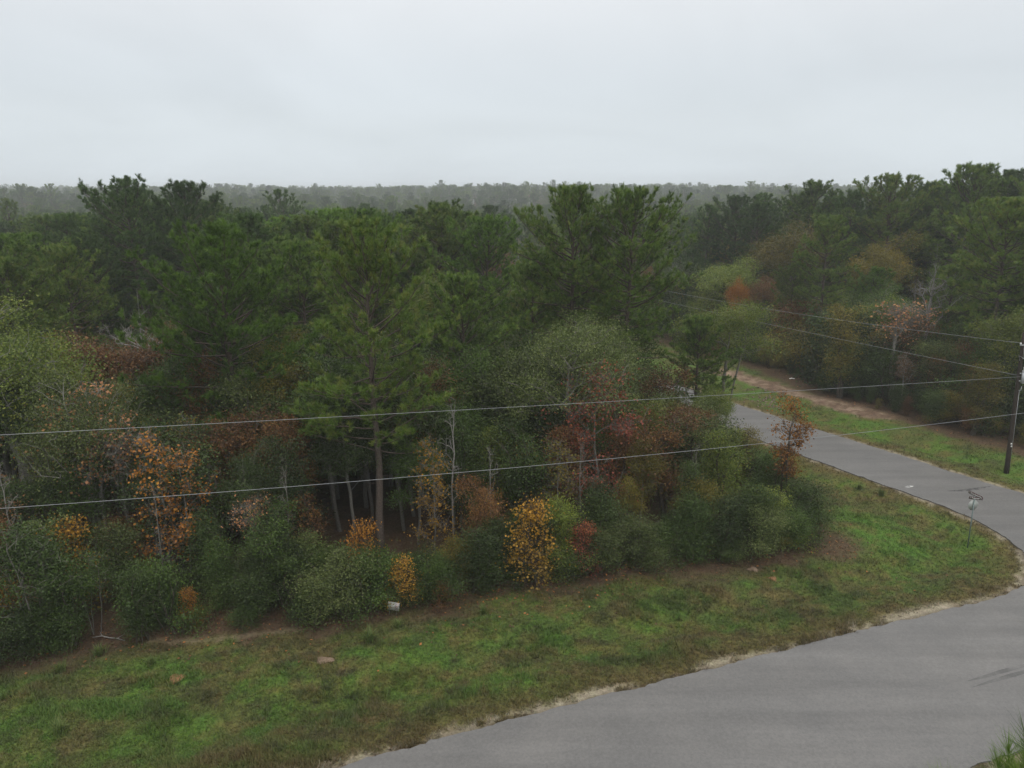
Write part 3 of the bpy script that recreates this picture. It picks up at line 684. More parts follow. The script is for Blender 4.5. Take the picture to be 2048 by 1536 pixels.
SHR = [broadleaf('shrub_a', 51, 3.0, 1.5, 0.2, 100, 105, 0.085, 0.28, 0.05, 9, 'dark_bark', 'deep', 4, 1, cone=0.3, **vv), broadleaf('shrub_b', 52, 4.2, 1.5, 0.3, 115, 105, 0.085, 0.30, 0.06, 10, 'dark_bark', 'green', 4, 1, cone=0.5, **vv),
       broadleaf('shrub_c', 53, 2.0, 1.3, 0.1, 65, 100, 0.075, 0.25, 0.04, 8, 'dark_bark', 'deep', 5, 1, **vv), broadleaf('shrub_d', 54, 5.5, 1.8, 0.15, 140, 100, 0.09, 0.34, 0.06, 10, 'dark_bark', 'deep', 3, 1, cone=0.4, **vv),
       broadleaf('shrub_e', 55, 3.4, 1.3, 0.15, 80, 34, 0.13, 0.28, 0.05, 11, 'dark_bark', 'mixed', 3, 3, asp=0.75, **vv)]

# ------------------------------------------------------------------ hero trees
def hero(proto, name, bx, by, top, label, cat='tree', group=None, y=None, **kw):
    """bx,by: pixel of the foot (or y: distance); top: pixel row of the top"""
    if y is None: x, y = ground(bx, by)
    else: x = at(bx, by, y)[0]
    h = at(bx, top, y)[2] - gz1(x, y)
    return plant(proto, name, x, y, label, cat, group, h=h, **kw)
HERO_XY = []
CLEAR = []          # (px0, px1, distance, row): nothing planted nearer may rise above that row there
def H(*a, vw=38, vr=None, **k):
    o = hero(*a, **k); HERO_XY.append((o.location.x, o.location.y))
    px, foot = to_px(o.location.x, o.location.y, 0)
    CLEAR.append((a[2] - vw, a[2] + vw, o.location.y, vr if vr else a[4] + 0.55 * (foot - a[4])))
    return o
def cap_row(px, y, row):
    for p0, p1, yy, r in CLEAR:
        if p0 < px < p1 and y < yy - 0.3: row = max(row, r)
    return row

bird_at = np.array(at(835, 690, 36.6))
P1 = pine('front_pine', 101, 18.2, 0.34, 4.9, 76, 30, dens=0.9, dome=2.6, rt=0.21,
          extra=[(6.9, -0.05, math.radians(34), 4.6), (8.6, 0.10, math.radians(38), 4.4), (8.3, 3.0, math.radians(25), 4.2), (6.4, 3.3, math.radians(18), 4.0)])
H(P1, 'pine_tree', 762, 1118, 455, 'tall airy pine with a bare straight trunk in front of the wood', group='tall pines', vw=160, vr=930)
CLEAR += [(620, 880, 37.4, 1120), (690, 830, 38.3, 1060)]
P2 = pine('left_pine', 102, 17.4, 0.26, 5.6, 84, 32, rt=0.26, needle='pine_light', extra=[(9.6, 0.3, math.radians(28), 4.4), (10.4, 2.6, math.radians(30), 4.0), (8.4, 0.1, math.radians(15), 4.6)])
H(P2, 'pine_tree', 462, 768, 458, 'broad bright green pine with a dark forked trunk, left of the tall airy pine', group='tall pines', y=43, vw=165, vr=840)
P3 = pine('twin_pine_a', 103, 20.0, 0.46, 5.4, 84, 30, dome=3.4, dens=0.88, rt=0.24)
P4 = pine('twin_pine_b', 104, 19.8, 0.42, 5.2, 84, 30, dome=3.4, dens=0.88, rt=0.24)
H(P3, 'pine_tree', 1146, 768, 382, 'left one of the two big pines that stand together above the grey-green oak', group='tall pines', y=52, vw=120, vr=650)
H(P4, 'pine_tree', 1243, 768, 387, 'right one of the two big pines that stand together above the grey-green oak', group='tall pines', y=51, vw=120, vr=680)
H(PN[3], 'pine_tree', 300, 768, 364, 'tallest dark pine on the left, its top breaking the skyline', group='tall pines', y=74, rz=1.0, leaf='pine_dark', wide=1.15)
H(PN[0], 'pine_tree', 405, 768, 372, 'greyish pine on the skyline just right of the tallest left pine', group='tall pines', y=76, rz=2.0, leaf='pine_dark', wide=1.1)
H(PN[5], 'pine_tree', 1965, 768, 402, 'big spreading pine with a dark leaning trunk on the right beyond the road', group='tall pines', y=65, rz=0.4, wide=1.1, vw=80, vr=700)
H(PN[1], 'pine_tree', 1625, 768, 436, 'tall pine with a thin dark trunk beside the yellow trees across the road', group='tall pines', y=80, rz=2.2, wide=1.1, vw=60, vr=560)
H(PN[2], 'pine_tree', 1445, 768, 398, 'dark rounded pine standing alone behind the yellow trees', group='tall pines', y=112, rz=0.9, leaf='pine_dark', wide=1.3)
H(PN[4], 'pine_tree', 1395, 768, 640, 'small pine overhanging the road near the pale green tree', y=56, rz=0.3, wide=1.3)
for i, (px, tp_, yy, lab) in enumerate([(1585, 368, 105, 'flat-topped pine on the skyline above the yellow trees'), (1665, 385, 100, 'rounded pine on the skyline right of the flat-topped pine'),
        (1742, 358, 96, 'dense pine on the skyline in the middle of the right-hand wood'), (1805, 372, 100, 'narrow pine on the skyline left of the tallest right-hand pine'),
        (1880, 337, 92, 'tallest pine of the right-hand wood against the sky'), (1952, 345, 94, 'pine against the sky just right of the tallest right-hand pine'), (2030, 348, 88, 'pine against the sky at the right edge of the photo')]):
    H(PN[i % 6], 'pine_tree', px, 768, tp_, lab, group='tall pines', y=yy, rz=i * 1.3, leaf=('pine_dark' if i % 2 else None), wide=1.15)

OAK = broadleaf('oak', 201, 14.8, 5.6, 4.2, 330, 125, 0.105, 0.50, 0.20, 16, 'grey_bark', 'oak', 2, 1, 0.75, 0.75, lr=(0.22, 0.46), hvar=0.24)
H(OAK, 'oak_tree', 1125, 768, 556, 'large rounded grey-green oak in the middle of the wood', y=43.5, vw=180, vr=850)
LIME = broadleaf('pale_tree', 202, 13, 4.6, 2.5, 300, 90, 0.125, 0.50, 0.15, 18, 'pale_bark', 'lime', 2, 1, 0.8, 0.8, lr=(0.22, 0.48), hvar=0.24)
FEA = broadleaf('feathery_tree', 206, 12, 4.6, 3.4, 280, 90, 0.115, 0.46, 0.13, 20, 'grey_bark', 'lime', 2, 1, 0.8, 0.7, lr=(0.18, 0.42), hvar=0.24)
H(LIME, 'broadleaf_tree', 30, 768, 548, 'yellow-green leafy tree with pale curving limbs at the left edge', y=38, vw=200, vr=880)
H(LIME, 'broadleaf_tree', 150, 768, 690, 'lower light green tree with drooping sprays beside the pink-orange tree', y=36, rz=2.1, leaf='oak', wide=0.8)
H(BL[0], 'broadleaf_tree', 205, 768, 590, 'rusty brown tree behind the yellow-green tree on the left', y=47, leaf='rust', rz=1, wide=1.3, vw=80, vr=700)
H(BL[2], 'broadleaf_tree', 872, 768, 476, 'yellow-green round tree behind the tall airy pine', y=62, leaf='lime', rz=2, wide=1.1, vw=90, vr=560)
H(FEA, 'broadleaf_tree', 1440, 768, 572, 'pale green feathery tree leaning over the road', y=59, rz=4.0, wide=1.05)
REDT = broadleaf('red_tree', 203, 11.0, 2.4, 1.6, 260, 13, 0.16, 0.42, 0.10, 9, 'grey_bark', 'red', 1, 3, asp=0.8, low=True, lr=(0.25, 0.5))
H(REDT, 'maple_tree', 1205, 768, 738, 'sparse red-leaved tree in front of the oak', y=40.5, vw=70, vr=960)
H(BL[1], 'broadleaf_tree', 1290, 768, 835, 'golden olive tree right of the red-leaved tree', y=40.5, leaf='olive', rz=0.7, wide=0.8, vw=60, vr=1060)
H(BL[3], 'broadleaf_tree', 1265, 768, 960, 'small yellow-leaved tree below the red-leaved tree', y=38.2, leaf='olive', rz=2.7, wide=1.0)
H(SPARSE[0], 'broadleaf_tree', 218, 1135, 716, 'sparse pinkish-orange tree with a crooked pale trunk on the left', rz=0.5, vw=60, vr=1050)
H(SPARSE[1], 'broadleaf_tree', 345, 1160, 870, 'thin tree with scattered orange leaves right of the pinkish-orange tree', rz=1.5, vw=45, vr=1150)
H(SPARSE[1], 'broadleaf_tree', 390, 1170, 905, 'short tree with orange leaves beside the bare pale sapling', rz=3.5, vw=40, vr=1160)
H(SPARSE[2], 'broadleaf_tree', 285, 1130, 790, 'leaning nearly leafless grey tree between two orange trees', rz=2.0, bark_='grey_bark', tiltxy=(0, -0.12))
H(BARE[1], 'bare_tree', 447, 1130, 905, 'bare pale sapling with a forked top', rz=0.4)
H(BARE[1], 'bare_tree', 908, 1105, 790, 'slender bare pale tree beside the golden sapling', rz=2.4, wide=0.7)
H(BARE[0], 'bare_tree', 290, 768, 535, 'bare white-limbed tree among the left-hand pines', y=52, rz=1.0)
H(BARE[0], 'bare_tree', 1832, 768, 452, 'bare white-limbed tree in the right-hand wood', y=70, rz=2.0, wide=0.9, vw=40, vr=700)
H(SPARSE[2], 'broadleaf_tree', 1790, 768, 560, 'thin tree with dull pink leaves left of the bare white-limbed tree', y=67, leaf='pink', rz=1, wide=1.3)
H(SPARSE[1], 'broadleaf_tree', 870, 1120, 880, 'golden sapling halfway up the front of the wood', leaf='gold', rz=1.0, wide=0.9, vw=55, vr=1040)
CORN = broadleaf('corner_tree', 204, 9.2, 1.15, 3.0, 120, 18, 0.15, 0.27, 0.075, 13, 'dark_bark', 'orange', 2, 4, asp=0.8, patch=0.42, low=True, lr=(0.3, 0.6))
H(CORN, 'broadleaf_tree', 1568, 1045, 800, 'slim two-stemmed tree with an orange top at the corner of the wood', rz=0.2, vw=26, vr=1000)
H(BL[0], 'broadleaf_tree', 1462, 768, 512, 'rust-orange tree across the road below the yellow trees', y=88, leaf='orange', rz=0.5, wide=0.5, vw=50, vr=600)
H(BL[2], 'broadleaf_tree', 1560, 768, 396, 'big golden-olive tree across the road', y=98, leaf='olive', rz=1.5, wide=1.35, vw=100, vr=500)
H(BL[0], 'broadleaf_tree', 1440, 768, 470, 'yellow-green tree left of the golden-olive tree across the road', y=95, leaf='lime', rz=2.5, wide=1.35, vw=80, vr=570)
H(BL[2], 'broadleaf_tree', 1730, 768, 420, 'olive-yellow tree among the right-hand pines', y=92, leaf='olive', rz=3.1, wide=1.1, vw=60, vr=480)
H(BL[0], 'broadleaf_tree', 2025, 768, 545, 'yellow-green tree at the right edge behind the utility pole', y=60, leaf='lime', rz=0.3, wide=1.1)
H(BL[3], 'broadleaf_tree', 1965, 768, 730, 'dull yellow-green small tree left of the utility pole', y=58, leaf='olive', rz=1.3, wide=1.2)
H(BL[3], 'broadleaf_tree', 1612, 768, 690, 'narrow golden-brown tree at the edge of the dirt track', y=76, leaf='olive', rz=1.9, wide=0.7)
H(BL[3], 'broadleaf_tree', 1665, 768, 640, 'grey-green small tree right of the narrow golden-brown tree', y=74, leaf='oak', rz=0.9)
H(BL[3], 'broadleaf_tree', 1870, 768, 715, 'reddish-brown small tree in the right-hand wood', y=64, leaf='rust', rz=2.9, wide=1.0)
H(SPARSE[0], 'broadleaf_tree', 1795, 820, 690, 'leaning pale-trunked tree at the right-hand wood edge', rz=1.0, leaf='rust', tiltxy=(0, 0.12), y=None)

# bushes at the front edge
BUSH = broadleaf('orange_bush', 205, 4.2, 1.75, 0.1, 190, 15, 0.118, 0.28, 0.05, 14, 'dark_bark', 'mixed', 4, 3, asp=0.85, patch=0.35, cone=0.9, low=True, lr=(0.22, 0.5))
H(BUSH, 'autumn_bush', 1064, 1172, 1010, 'orange and yellow bush at the front edge of the wood', 'bush', 'autumn bushes', leaf='gold')
H(BUSH, 'autumn_bush', 730, 1190, 1052, 'orange-topped bush against the foot of the tall airy pine', 'bush', 'autumn bushes', rz=1.4, leaf='orange', wide=0.8)
H(BUSH, 'autumn_bush', 806, 1218, 1125, 'yellow and orange bush just above the white board', 'bush', 'autumn bushes', rz=2.4, leaf='gold', wide=1.1)
H(BUSH, 'autumn_bush', 885, 1212, 1160, 'little rusty bush right of the white board', 'bush', 'autumn bushes', rz=3.3, leaf='rust', wide=1.2)
H(BUSH, 'autumn_bush', 1165, 1150, 1050, 'small reddish bush right of the orange and yellow bush', 'bush', 'autumn bushes', rz=0.3, leaf='red')
H(BUSH, 'autumn_bush', 610, 1150, 1000, 'rust-topped bush among the green shrubs left of the tall airy pine', 'bush', 'autumn bushes', rz=4.3, leaf='rust')
H(BUSH, 'autumn_bush', 385, 1255, 1180, 'little bush with bright orange leaves at the left front', 'bush', 'autumn bushes', rz=5.3, leaf='orange', wide=0.8)
H(BUSH, 'autumn_bush', 160, 1230, 1050, 'orange-yellow sapling bush at the left front', 'bush', 'autumn bushes', rz=0.9, leaf='gold', wide=0.9)
H(BUSH, 'autumn_bush', 20, 1290, 1180, 'golden bush in the lower left corner of the wood', 'bush', 'autumn bushes', rz=2.9, leaf='gold', wide=1.2)
H(BUSH, 'autumn_bush', 1075, 1090, 1000, 'thin red sapling above the orange and yellow bush', 'bush', 'autumn bushes', rz=1.9, leaf='red', wide=0.5)

# ------------------------------------------------------------------ the rest of the wood
rng = np.random.default_rng(77)
def poisson(n, gen, r, seeds):
    P = list(seeds); outp = []
    for _ in range(n):
        q = gen()
        if q is None: continue
        if all((q[0] - a) ** 2 + (q[1] - b) ** 2 > r * r for a, b in P[-1200:]):
            P.append(q); outp.append(q)
    return outp
def road_clear(x, y, m):
    return (not in_poly(np.array([x]), np.array([y]), road_poly)[0]) and seg_dist(np.array([x]), np.array([y]), road_poly + [road_poly[0]])[0] > m
skyA = [(-300, 440), (0, 435), (150, 425), (230, 405), (300, 385), (420, 395), (500, 430), (600, 435), (700, 407), (790, 425), (880, 402), (970, 408), (1030, 450), (1080, 470), (1300, 480), (1400, 500)]
skyB = [(1000, 470), (1380, 470), (1450, 405), (1540, 395), (1600, 375), (1700, 380), (1760, 362), (1840, 370), (1900, 345), (2048, 355), (2400, 350)]
def gen_tree(y0, y1, poly, pad=0):
    def f():
        y = y0 + (y1 - y0) * rng.random() ** 0.75; x = (rng.random() * 2 - 1) * (y * 0.76 + 5)
        if not in_poly(np.array([x]), np.array([y]), poly)[0]: return None
        return (x, y)
    return f
def zone(side, px):
    if side == 'left':
        for lim, t in ((250, 'behind the rusty brown tree at far left'), (520, 'around the broad bright green pine'), (800, 'behind the tall airy pine'), (1000, 'behind the yellow-green round tree'), (9999, 'behind the two big pines')):
            if px < lim: return t
    for lim, t in ((1420, 'where the side road vanishes'), (1560, 'around the golden-olive tree across the road'), (1700, 'behind the dirt track'), (1850, 'around the bare white-limbed tree on the right'), (1990, 'behind the big spreading pine on the right'), (9999, 'in the right-hand wood behind the utility pole')):
        if px < lim: return t
pA = poisson(3200, gen_tree(46, 118, lotA), 4.3, HERO_XY); pB = poisson(3200, gen_tree(62, 118, lotB), 4.6, HERO_XY + pA)
for side, pts_, skl in (('left', pA, skyA), ('right', pB, skyB)):
    for (x, y) in pts_:
        if not road_clear(x, y, 5.0 if y < 100 else 3.5): continue
        px, _ = to_px(x, y, 15); lim = np.interp(px, [a for a, b in skl], [b for a, b in skl])
        row = lim + 6 + 58 * rng.random() ** 1.3 + max(0, (62 - y)) * 3.0
        row = cap_row(px, y, row); h = float(np.clip(at(px, row, y)[2] - gz1(x, y), 2, 23))
        if h < 5.5: continue
        if h > 9 and rng.random() < (0.70 if y > 60 else 0.5):
            k = rng.integers(6); lf = rng.choice(['pine', 'pine', 'pine_dark', 'pine_light'])
            tone = {'pine': 'mid green', 'pine_dark': 'dark green', 'pine_light': 'bright green'}[lf]
            lab = ('hazy ' if y > 85 else '') + f'{tone} pine {zone(side, px)}'
            plant(PN[k], 'pine_tree', x, y, lab, 'tree', lab.replace('pine', 'pines', 1), h=h, rz=rng.random() * 6.28, leaf=lf, wide=rng.uniform(0.95, 1.3))
        else:
            c = rng.choice(['green', 'oak', 'lime', 'olive', 'rust', 'green', 'deep', 'bare'], p=[.2, .2, .14, .13, .1, .1, .08, .05]); h = min(h, rng.uniform(9, 14.5)) if y < 90 else h * 0.9
            word = {'green': 'green leafy', 'oak': 'grey-green leafy', 'lime': 'yellow-green leafy', 'olive': 'dull golden', 'rust': 'rusty brown', 'deep': 'deep green leafy', 'bare': 'leafless grey'}[c]
            lab = f'{word} tree among pines {zone(side, px)}'
            if c == 'bare': plant(BARE[0], 'bare_tree', x, y, lab, 'tree', lab.replace('tree', 'trees', 1), h=h, rz=rng.random() * 6.28, bark_='grey_bark')
            else: plant(BL[rng.integers(3)] if seg_dist(np.array([x]), np.array([y]), edgeB)[0] > 4.5 else BL[3 + rng.integers(2)], 'broadleaf_tree', x, y, lab, 'tree', lab.replace('tree', 'trees', 1), h=h, rz=rng.random() * 6.28, leaf=c, wide=rng.uniform(0.9, 1.25))
# understorey inside the front of both woods
CLEAR += [(1240, 1320, 66, 800), (1320, 1440, 66, 838), (1440, 1520, 61, 862), (1520, 1610, 55, 905)]
und = poisson(4000, gen_tree(28, 50, lotA), 1.9, [])
for (x, y) in und:
    d = seg_dist(np.array([x]), np.array([y]), lot_edge)[0]
    if d < 1.6: continue
    px = to_px(x, y, 3)[0]
    h = min(rng.uniform(0.75, 1.15) * (3.2 + d * 0.95), 13.0)
    row = cap_row(px, y, to_px(x, y, h)[1]); h = min(h, at(px, row, y)[2])
    if h < 1.0: continue
    c = rng.choice(['deep', 'green', 'oak', 'olive', 'rust', 'lime'], p=[.34, .25, .13, .12, .08, .08])
    word = {'green': 'green', 'oak': 'grey-green', 'lime': 'yellow-green', 'olive': 'golden olive', 'rust': 'rusty brown', 'deep': 'deep green'}[c]
    where = next(t for lim, t in ((130, 'below the yellow-green tree at the left edge'), (330, 'around the sparse pinkish-orange tree'), (520, 'below the broad bright green pine'), (700, 'left of the tall airy pine trunk'), (950, 'right of the tall airy pine trunk'), (1200, 'below the grey-green oak'), (1350, 'around the red-leaved tree'), (9999, 'near the corner of the wood')) if px < lim)
    rz = rng.random() * 6.28; q = rng.random()
    if h > 8:
        lab = f'{word} tree of middle height {where}'
        plant(BL[rng.integers(3)], 'understorey_tree', x, y, lab, 'tree', lab.replace('tree', 'trees', 1), h=h, rz=rz, leaf=c, wide=rng.uniform(0.8, 1.1))
    elif h > 4.2:
        if q < 0.16:
            lab = f'thin half-bare sapling {where}'
            plant(SPARSE[1 + rng.integers(2)], 'sapling', x, y, lab, 'tree', lab.replace('sapling', 'saplings', 1), h=h, rz=rz, leaf=rng.choice(['rust', 'orange', 'gold', 'pink', 'olive']))
        else:
            lab = f'{word} small tree {where}'
            plant(BL[3 + rng.integers(2)], 'understorey_tree', x, y, lab, 'tree', lab.replace('tree', 'trees', 1), h=h, rz=rz, leaf=c, wide=rng.uniform(0.85, 1.15))
    else:
        lab = f'{word} inner shrub {where}'
        plant(by_height(h) if rng.random() < 0.8 else SHR[4], 'shrub', x, y, lab, 'shrub', lab.replace('shrub', 'shrubs', 1), h=h, rz=rz, leaf=c, wide=rng.uniform(0.95, 1.2), trunk='stem', crown='foliage')
def along(poly, step, off, jit):
    P = np.array(poly); d = np.linalg.norm(np.diff(P, axis=0), axis=1); s = np.concatenate([[0], np.cumsum(d)])
    for q in np.arange(0, s[-1], step):
        x = np.interp(q + rng.normal(0, 0.2), s, P[:, 0]); y = np.interp(q, s, P[:, 1])
        yield x + rng.normal(0, jit), y + off + rng.normal(0, jit)
n_ = 0
for (x, y) in list(along(lot_edge[1:12], 1.0, 0.15, 0.35)) + list(along(lot_edge[1:12], 1.25, 1.5, 0.35)):
    px = to_px(x, y, 1)[0]
    if px < -60: continue
    if abs(px - 195) < 50: continue                                    # dark gap where one sees in between the stems
    c = rng.choice(['deep', 'green', 'deep', 'green', 'oak', 'lime', 'olive'], p=[.24, .22, .16, .14, .14, .06, .04]); i = [0, 1, 2, 0, 1][n_ % 5]; n_ += 1
    lab = {'deep': 'deep green', 'green': 'mid green', 'oak': 'grey-green', 'lime': 'yellow-green', 'olive': 'golden olive'}[c] + ' low shrub at the wood front edge, ' + next(t for lim, t in ((320, 'by the lower left saplings'), (700, 'left of the orange-topped bush'), (1000, 'around the white board'), (1300, 'right of the orange and yellow bush'), (9999, 'near the two-stemmed corner tree')) if px < lim)
    hs = rng.choice([rng.uniform(0.8, 1.8), rng.uniform(1.8, 3.2), rng.uniform(3.0, 4.6)]); row = cap_row(px, y, to_px(x, y, hs)[1]); hs = max(0.7, min(hs, at(px, row, y)[2]))
    plant(by_height(hs), 'shrub', x, y + 0.5, lab, 'shrub', lab.replace('shrub', 'shrubs'), h=hs, rz=rng.random() * 6.28, leaf=c, wide=rng.uniform(1.0, 1.4), trunk='stem', crown='foliage')
CLEAR += [(1240, 1320, 66, 800), (1320, 1440, 66, 838), (1440, 1520, 61, 862), (1520, 1610, 55, 905)]
for (x, y) in list(along(lot_edge[11:], 1.5, 0.0, 0.3)):
    c = rng.choice(['deep', 'green', 'oak', 'olive']); hs = rng.uniform(1.2, 3.8); pxx = to_px(x - 1.4, y, 1)[0]; hs = max(0.6, min(hs, at(pxx, cap_row(pxx, y, to_px(x, y, hs)[1]), y)[2]))
    plant(by_height(hs), 'shrub', x - 1.4, y, 'green shrub at the roadside end of the left-hand wood', 'shrub', 'shrubs facing the side road', h=hs, rz=rng.random() * 6.28, leaf=c, trunk='stem', crown='foliage')
for rows, off in ((0, 0.3), (1, 2.2), (2, 4.4)):
    for (x, y) in list(along(edgeB[2:-1], (1.5, 1.7, 2.2)[rows], 0.0, 0.5)):
        c = rng.choice(['deep', 'green', 'oak', 'olive', 'rust'], p=[.34, .24, .18, .12, .12])
        word = {'green': 'green', 'oak': 'grey-green', 'olive': 'golden olive', 'rust': 'rusty brown', 'deep': 'deep green'}[c]
        xx, yy = x + 0.85 * (off + 0.6), y + 0.5 * (off + 0.6)
        if to_px(xx, yy, 1)[0] > 2120: continue
        lab = f'{word} ' + ('front-rank shrub', 'second-rank shrub', 'third-rank shrub')[rows] + ' of the wood across the road' + next(t for lim, t in ((1560, ', by the track end'), (1720, ', along the track'), (1880, ', near the leaning tree'), (9999, ', by the pole')) if to_px(xx, yy, 1)[0] < lim)
        plant(SHR[rng.integers(5)], 'shrub', xx, yy, lab, 'shrub', lab.replace('shrub', 'shrubs'), h=rng.uniform(1.0, 3.4) + rows * 2.2, rz=rng.random() * 6.28, leaf=c, trunk='stem', crown='foliage')
for i, (px, py, tp_, wd_) in enumerate([(60, 1235, 900, .5), (335, 1215, 960, .5), (585, 1175, 920, .6), (985, 1120, 890, .6), (1160, 1100, 870, .6), (1380, 1080, 880, .6)]):
    x, y = ground(px, py); plant(BARE[1 + i % 2], 'bare_sapling', x, y, 'thin leafless stem rising through the shrubs ' + ('left of the tall airy pine' if px < 740 else 'right of the tall airy pine'), 'tree', 'leafless stems ' + ('left' if px < 740 else 'right'), h=at(px, tp_, y)[2], rz=i * 1.7, bark_=('grey_bark' if i % 3 else None), wide=wd_)
H(SHR[1], 'shrub', 285, 1285, 1150, 'dense rounded green shrub standing forward of the wood at lower left', 'shrub', rz=0.2, leaf='deep', trunk='stem', crown='foliage')
SAP = broadleaf('sapling', 56, 6.5, 1.9, 1.6, 90, 50, 0.12, 0.34, 0.04, 9, 'grey_bark', 'green', 3, 1)
for i, (px, py, tp_, lab) in enumerate([(70, 1300, 1040, 'leftmost pale-stemmed green sapling in the lower left corner'), (110, 1290, 1020, 'pale-stemmed green sapling second from the left edge'), (190, 1265, 1090, 'bare-footed sapling with a pale stem before the dark gap')]):
    H(SAP, 'sapling', px, py, tp_, lab, 'tree', 'pale-stemmed saplings', rz=i * 2.0, leaf='green', wide=1.0)

# the pine below the drone, its top reaching into the corner
x, y, z = at(2074, 1488, 5.6)
NP = pine('near_pine', 301, 15.6, 0.5, 2.2, 34, 70, 0.27, 0.0030, dens=0.7, rt=0.17, needle='pine')
plant(NP, 'pine_tree', x, y, 'pine tip with long needles poking into the lower right corner', 'tree', h=z + 0.05)

# ------------------------------------------------------------------ distant forest (one mass)
def scatter(name, X_, Y_, Z_, kind, S, turn, col, label, cat):
    n = len(X_)
    me = bpy.data.meshes.new(name); me.vertices.add(n)
    me.vertices.foreach_set('co', np.stack([X_, Y_, Z_ - 0.1], -1).astype(np.float32).ravel())
    for nm, tp_, v in (('tsize', 'FLOAT', S.astype(np.float32)), ('tkind', 'INT', kind.astype(np.int32)), ('tturn', 'FLOAT', turn.astype(np.float32))):
        a = me.attributes.new(nm, tp_, 'POINT'); a.data.foreach_set('value', v)
    o = link(bpy.data.objects.new(name, me))
    ng = bpy.data.node_groups.new(name, 'GeometryNodeTree')
    ng.interface.new_socket('Geometry', in_out='INPUT', socket_type='NodeSocketGeometry'); ng.interface.new_socket('Geometry', in_out='OUTPUT', socket_type='NodeSocketGeometry')
    N = ng.nodes.new; L = ng.links.new
    gi, gout = N('NodeGroupInput'), N('NodeGroupOutput')
    ci = N('GeometryNodeCollectionInfo'); ci.inputs['Collection'].default_value = col; ci.inputs['Separate Children'].default_value = True; ci.inputs['Reset Children'].default_value = True
    ip = N('GeometryNodeInstanceOnPoints'); ip.inputs['Pick Instance'].default_value = True
    m2p = N('GeometryNodeMeshToPoints')
    def attr(nm, t):
        a = N('GeometryNodeInputNamedAttribute'); a.data_type = t; a.inputs['Name'].default_value = nm; return a.outputs['Attribute']
    rot = N('ShaderNodeCombineXYZ'); L(attr('tturn', 'FLOAT'), rot.inputs[2])
    L(gi.outputs[0], m2p.inputs[0]); L(m2p.outputs[0], ip.inputs['Points']); L(ci.outputs[0], ip.inputs['Instance'])
    L(attr('tkind', 'INT'), ip.inputs['Instance Index']); L(attr('tsize', 'FLOAT'), ip.inputs['Scale']); L(rot.outputs[0], ip.inputs['Rotation'])
    L(ip.outputs[0], gout.inputs[0])
    md = o.modifiers.new('scatter', 'NODES'); md.node_group = ng
    tag(o, label, cat, kind='stuff')
def far_forest():
    col = bpy.data.collections.new('far_forest_kinds')
    kinds = []
    for i in range(4): kinds.append((pine(f'far_pine_{i}', 400 + i, 20, 0.42 + 0.05 * i, 4.4 + 0.3 * (i % 2), 36, 11, 0.40, 0.042, dens=0.8, rt=0.2), 'pine_dark' if i % 2 else 'pine'))
    for i, lf in enumerate(['green', 'oak', 'olive', 'rust']): kinds.append((broadleaf(f'far_tree_{i}', 410 + i, 15, 4.8, 3.0, 100, 36, 0.32, 0.65, 0.15, 9, 'grey_bark', lf, 1, 1), lf))
    rng = np.random.default_rng(5)
    for i, ((tm, cm, h), lf) in enumerate(kinds):
        vs, fs, ti, mi = [], [], [], []
        bm = bmesh.new(); bm.from_mesh(tm); nb_ = len(bm.faces); bm.from_mesh(cm)
        bm.faces.ensure_lookup_table()
        for k in range(nb_, len(bm.faces)): bm.faces[k].material_index = 1
        me = bpy.data.meshes.new(f'far_kind_{i}'); bm.to_mesh(me); bm.free()
        me.materials.append(tm.materials[0]); me.materials.append(G[lf])
        ob = bpy.data.objects.new(f'far_kind_{i}', me); col.objects.link(ob)
    pts, scl, idx = [], [], []
    y = 116.0
    while y < 2300:
        st = 6.5 + y * 0.0085
        half = y * 0.80 + 20
        for x in np.arange(-half, half, st):
            pts.append((x + rng.normal(0, st * 0.3), y + rng.normal(0, st * 0.3)))
        y += st * (1.0 if y < 400 else 1.5)
    P = np.array(pts); kp = np.ones(len(P), bool)
    kp &= ~(in_poly(P[:, 0], P[:, 1], road_poly)) & (seg_dist(P[:, 0], P[:, 1], road_poly + [road_poly[0]]) > 4)
    P = P[kp]; z = gz(P[:, 0], P[:, 1]); r = np.hypot(P[:, 0], P[:, 1])
    n = len(P)
    tall = 17.3 + 2.6 * rng.random(n) + 6.0 * (fbm(P[:, 0] * 0.02, P[:, 1] * 0.02, 61, 3) - 0.5) + np.where(rng.random(n) < 0.07, rng.uniform(1, 4.0, n), 0)
    tall = tall + sstep(380, 560, r) * (3.0 + 9.0 * (fbm(P[:, 0] * 0.009, P[:, 1] * 0.006, 66, 3) - 0.45))
    tall = np.minimum(tall - np.interp(r, [110, 170, 230], [3.4, 2.0, 0.0]), 28.5 - z)
    tall = tall - np.where(r > 700, z * 0.45, 0)
    kind = np.where(rng.random(n) < 0.74, rng.integers(0, 4, n), rng.integers(4, 8, n))
    S = np.where(kind < 4, tall / 20.0, tall * 0.82 / 15.0)
    scatter('distant_forest', P[:, 0], P[:, 1], z, kind, S, rng.random(n) * 6.28, col, 'hazy distant pine forest reaching to the horizon', 'forest')
    print('far trees', n)
far_forest()

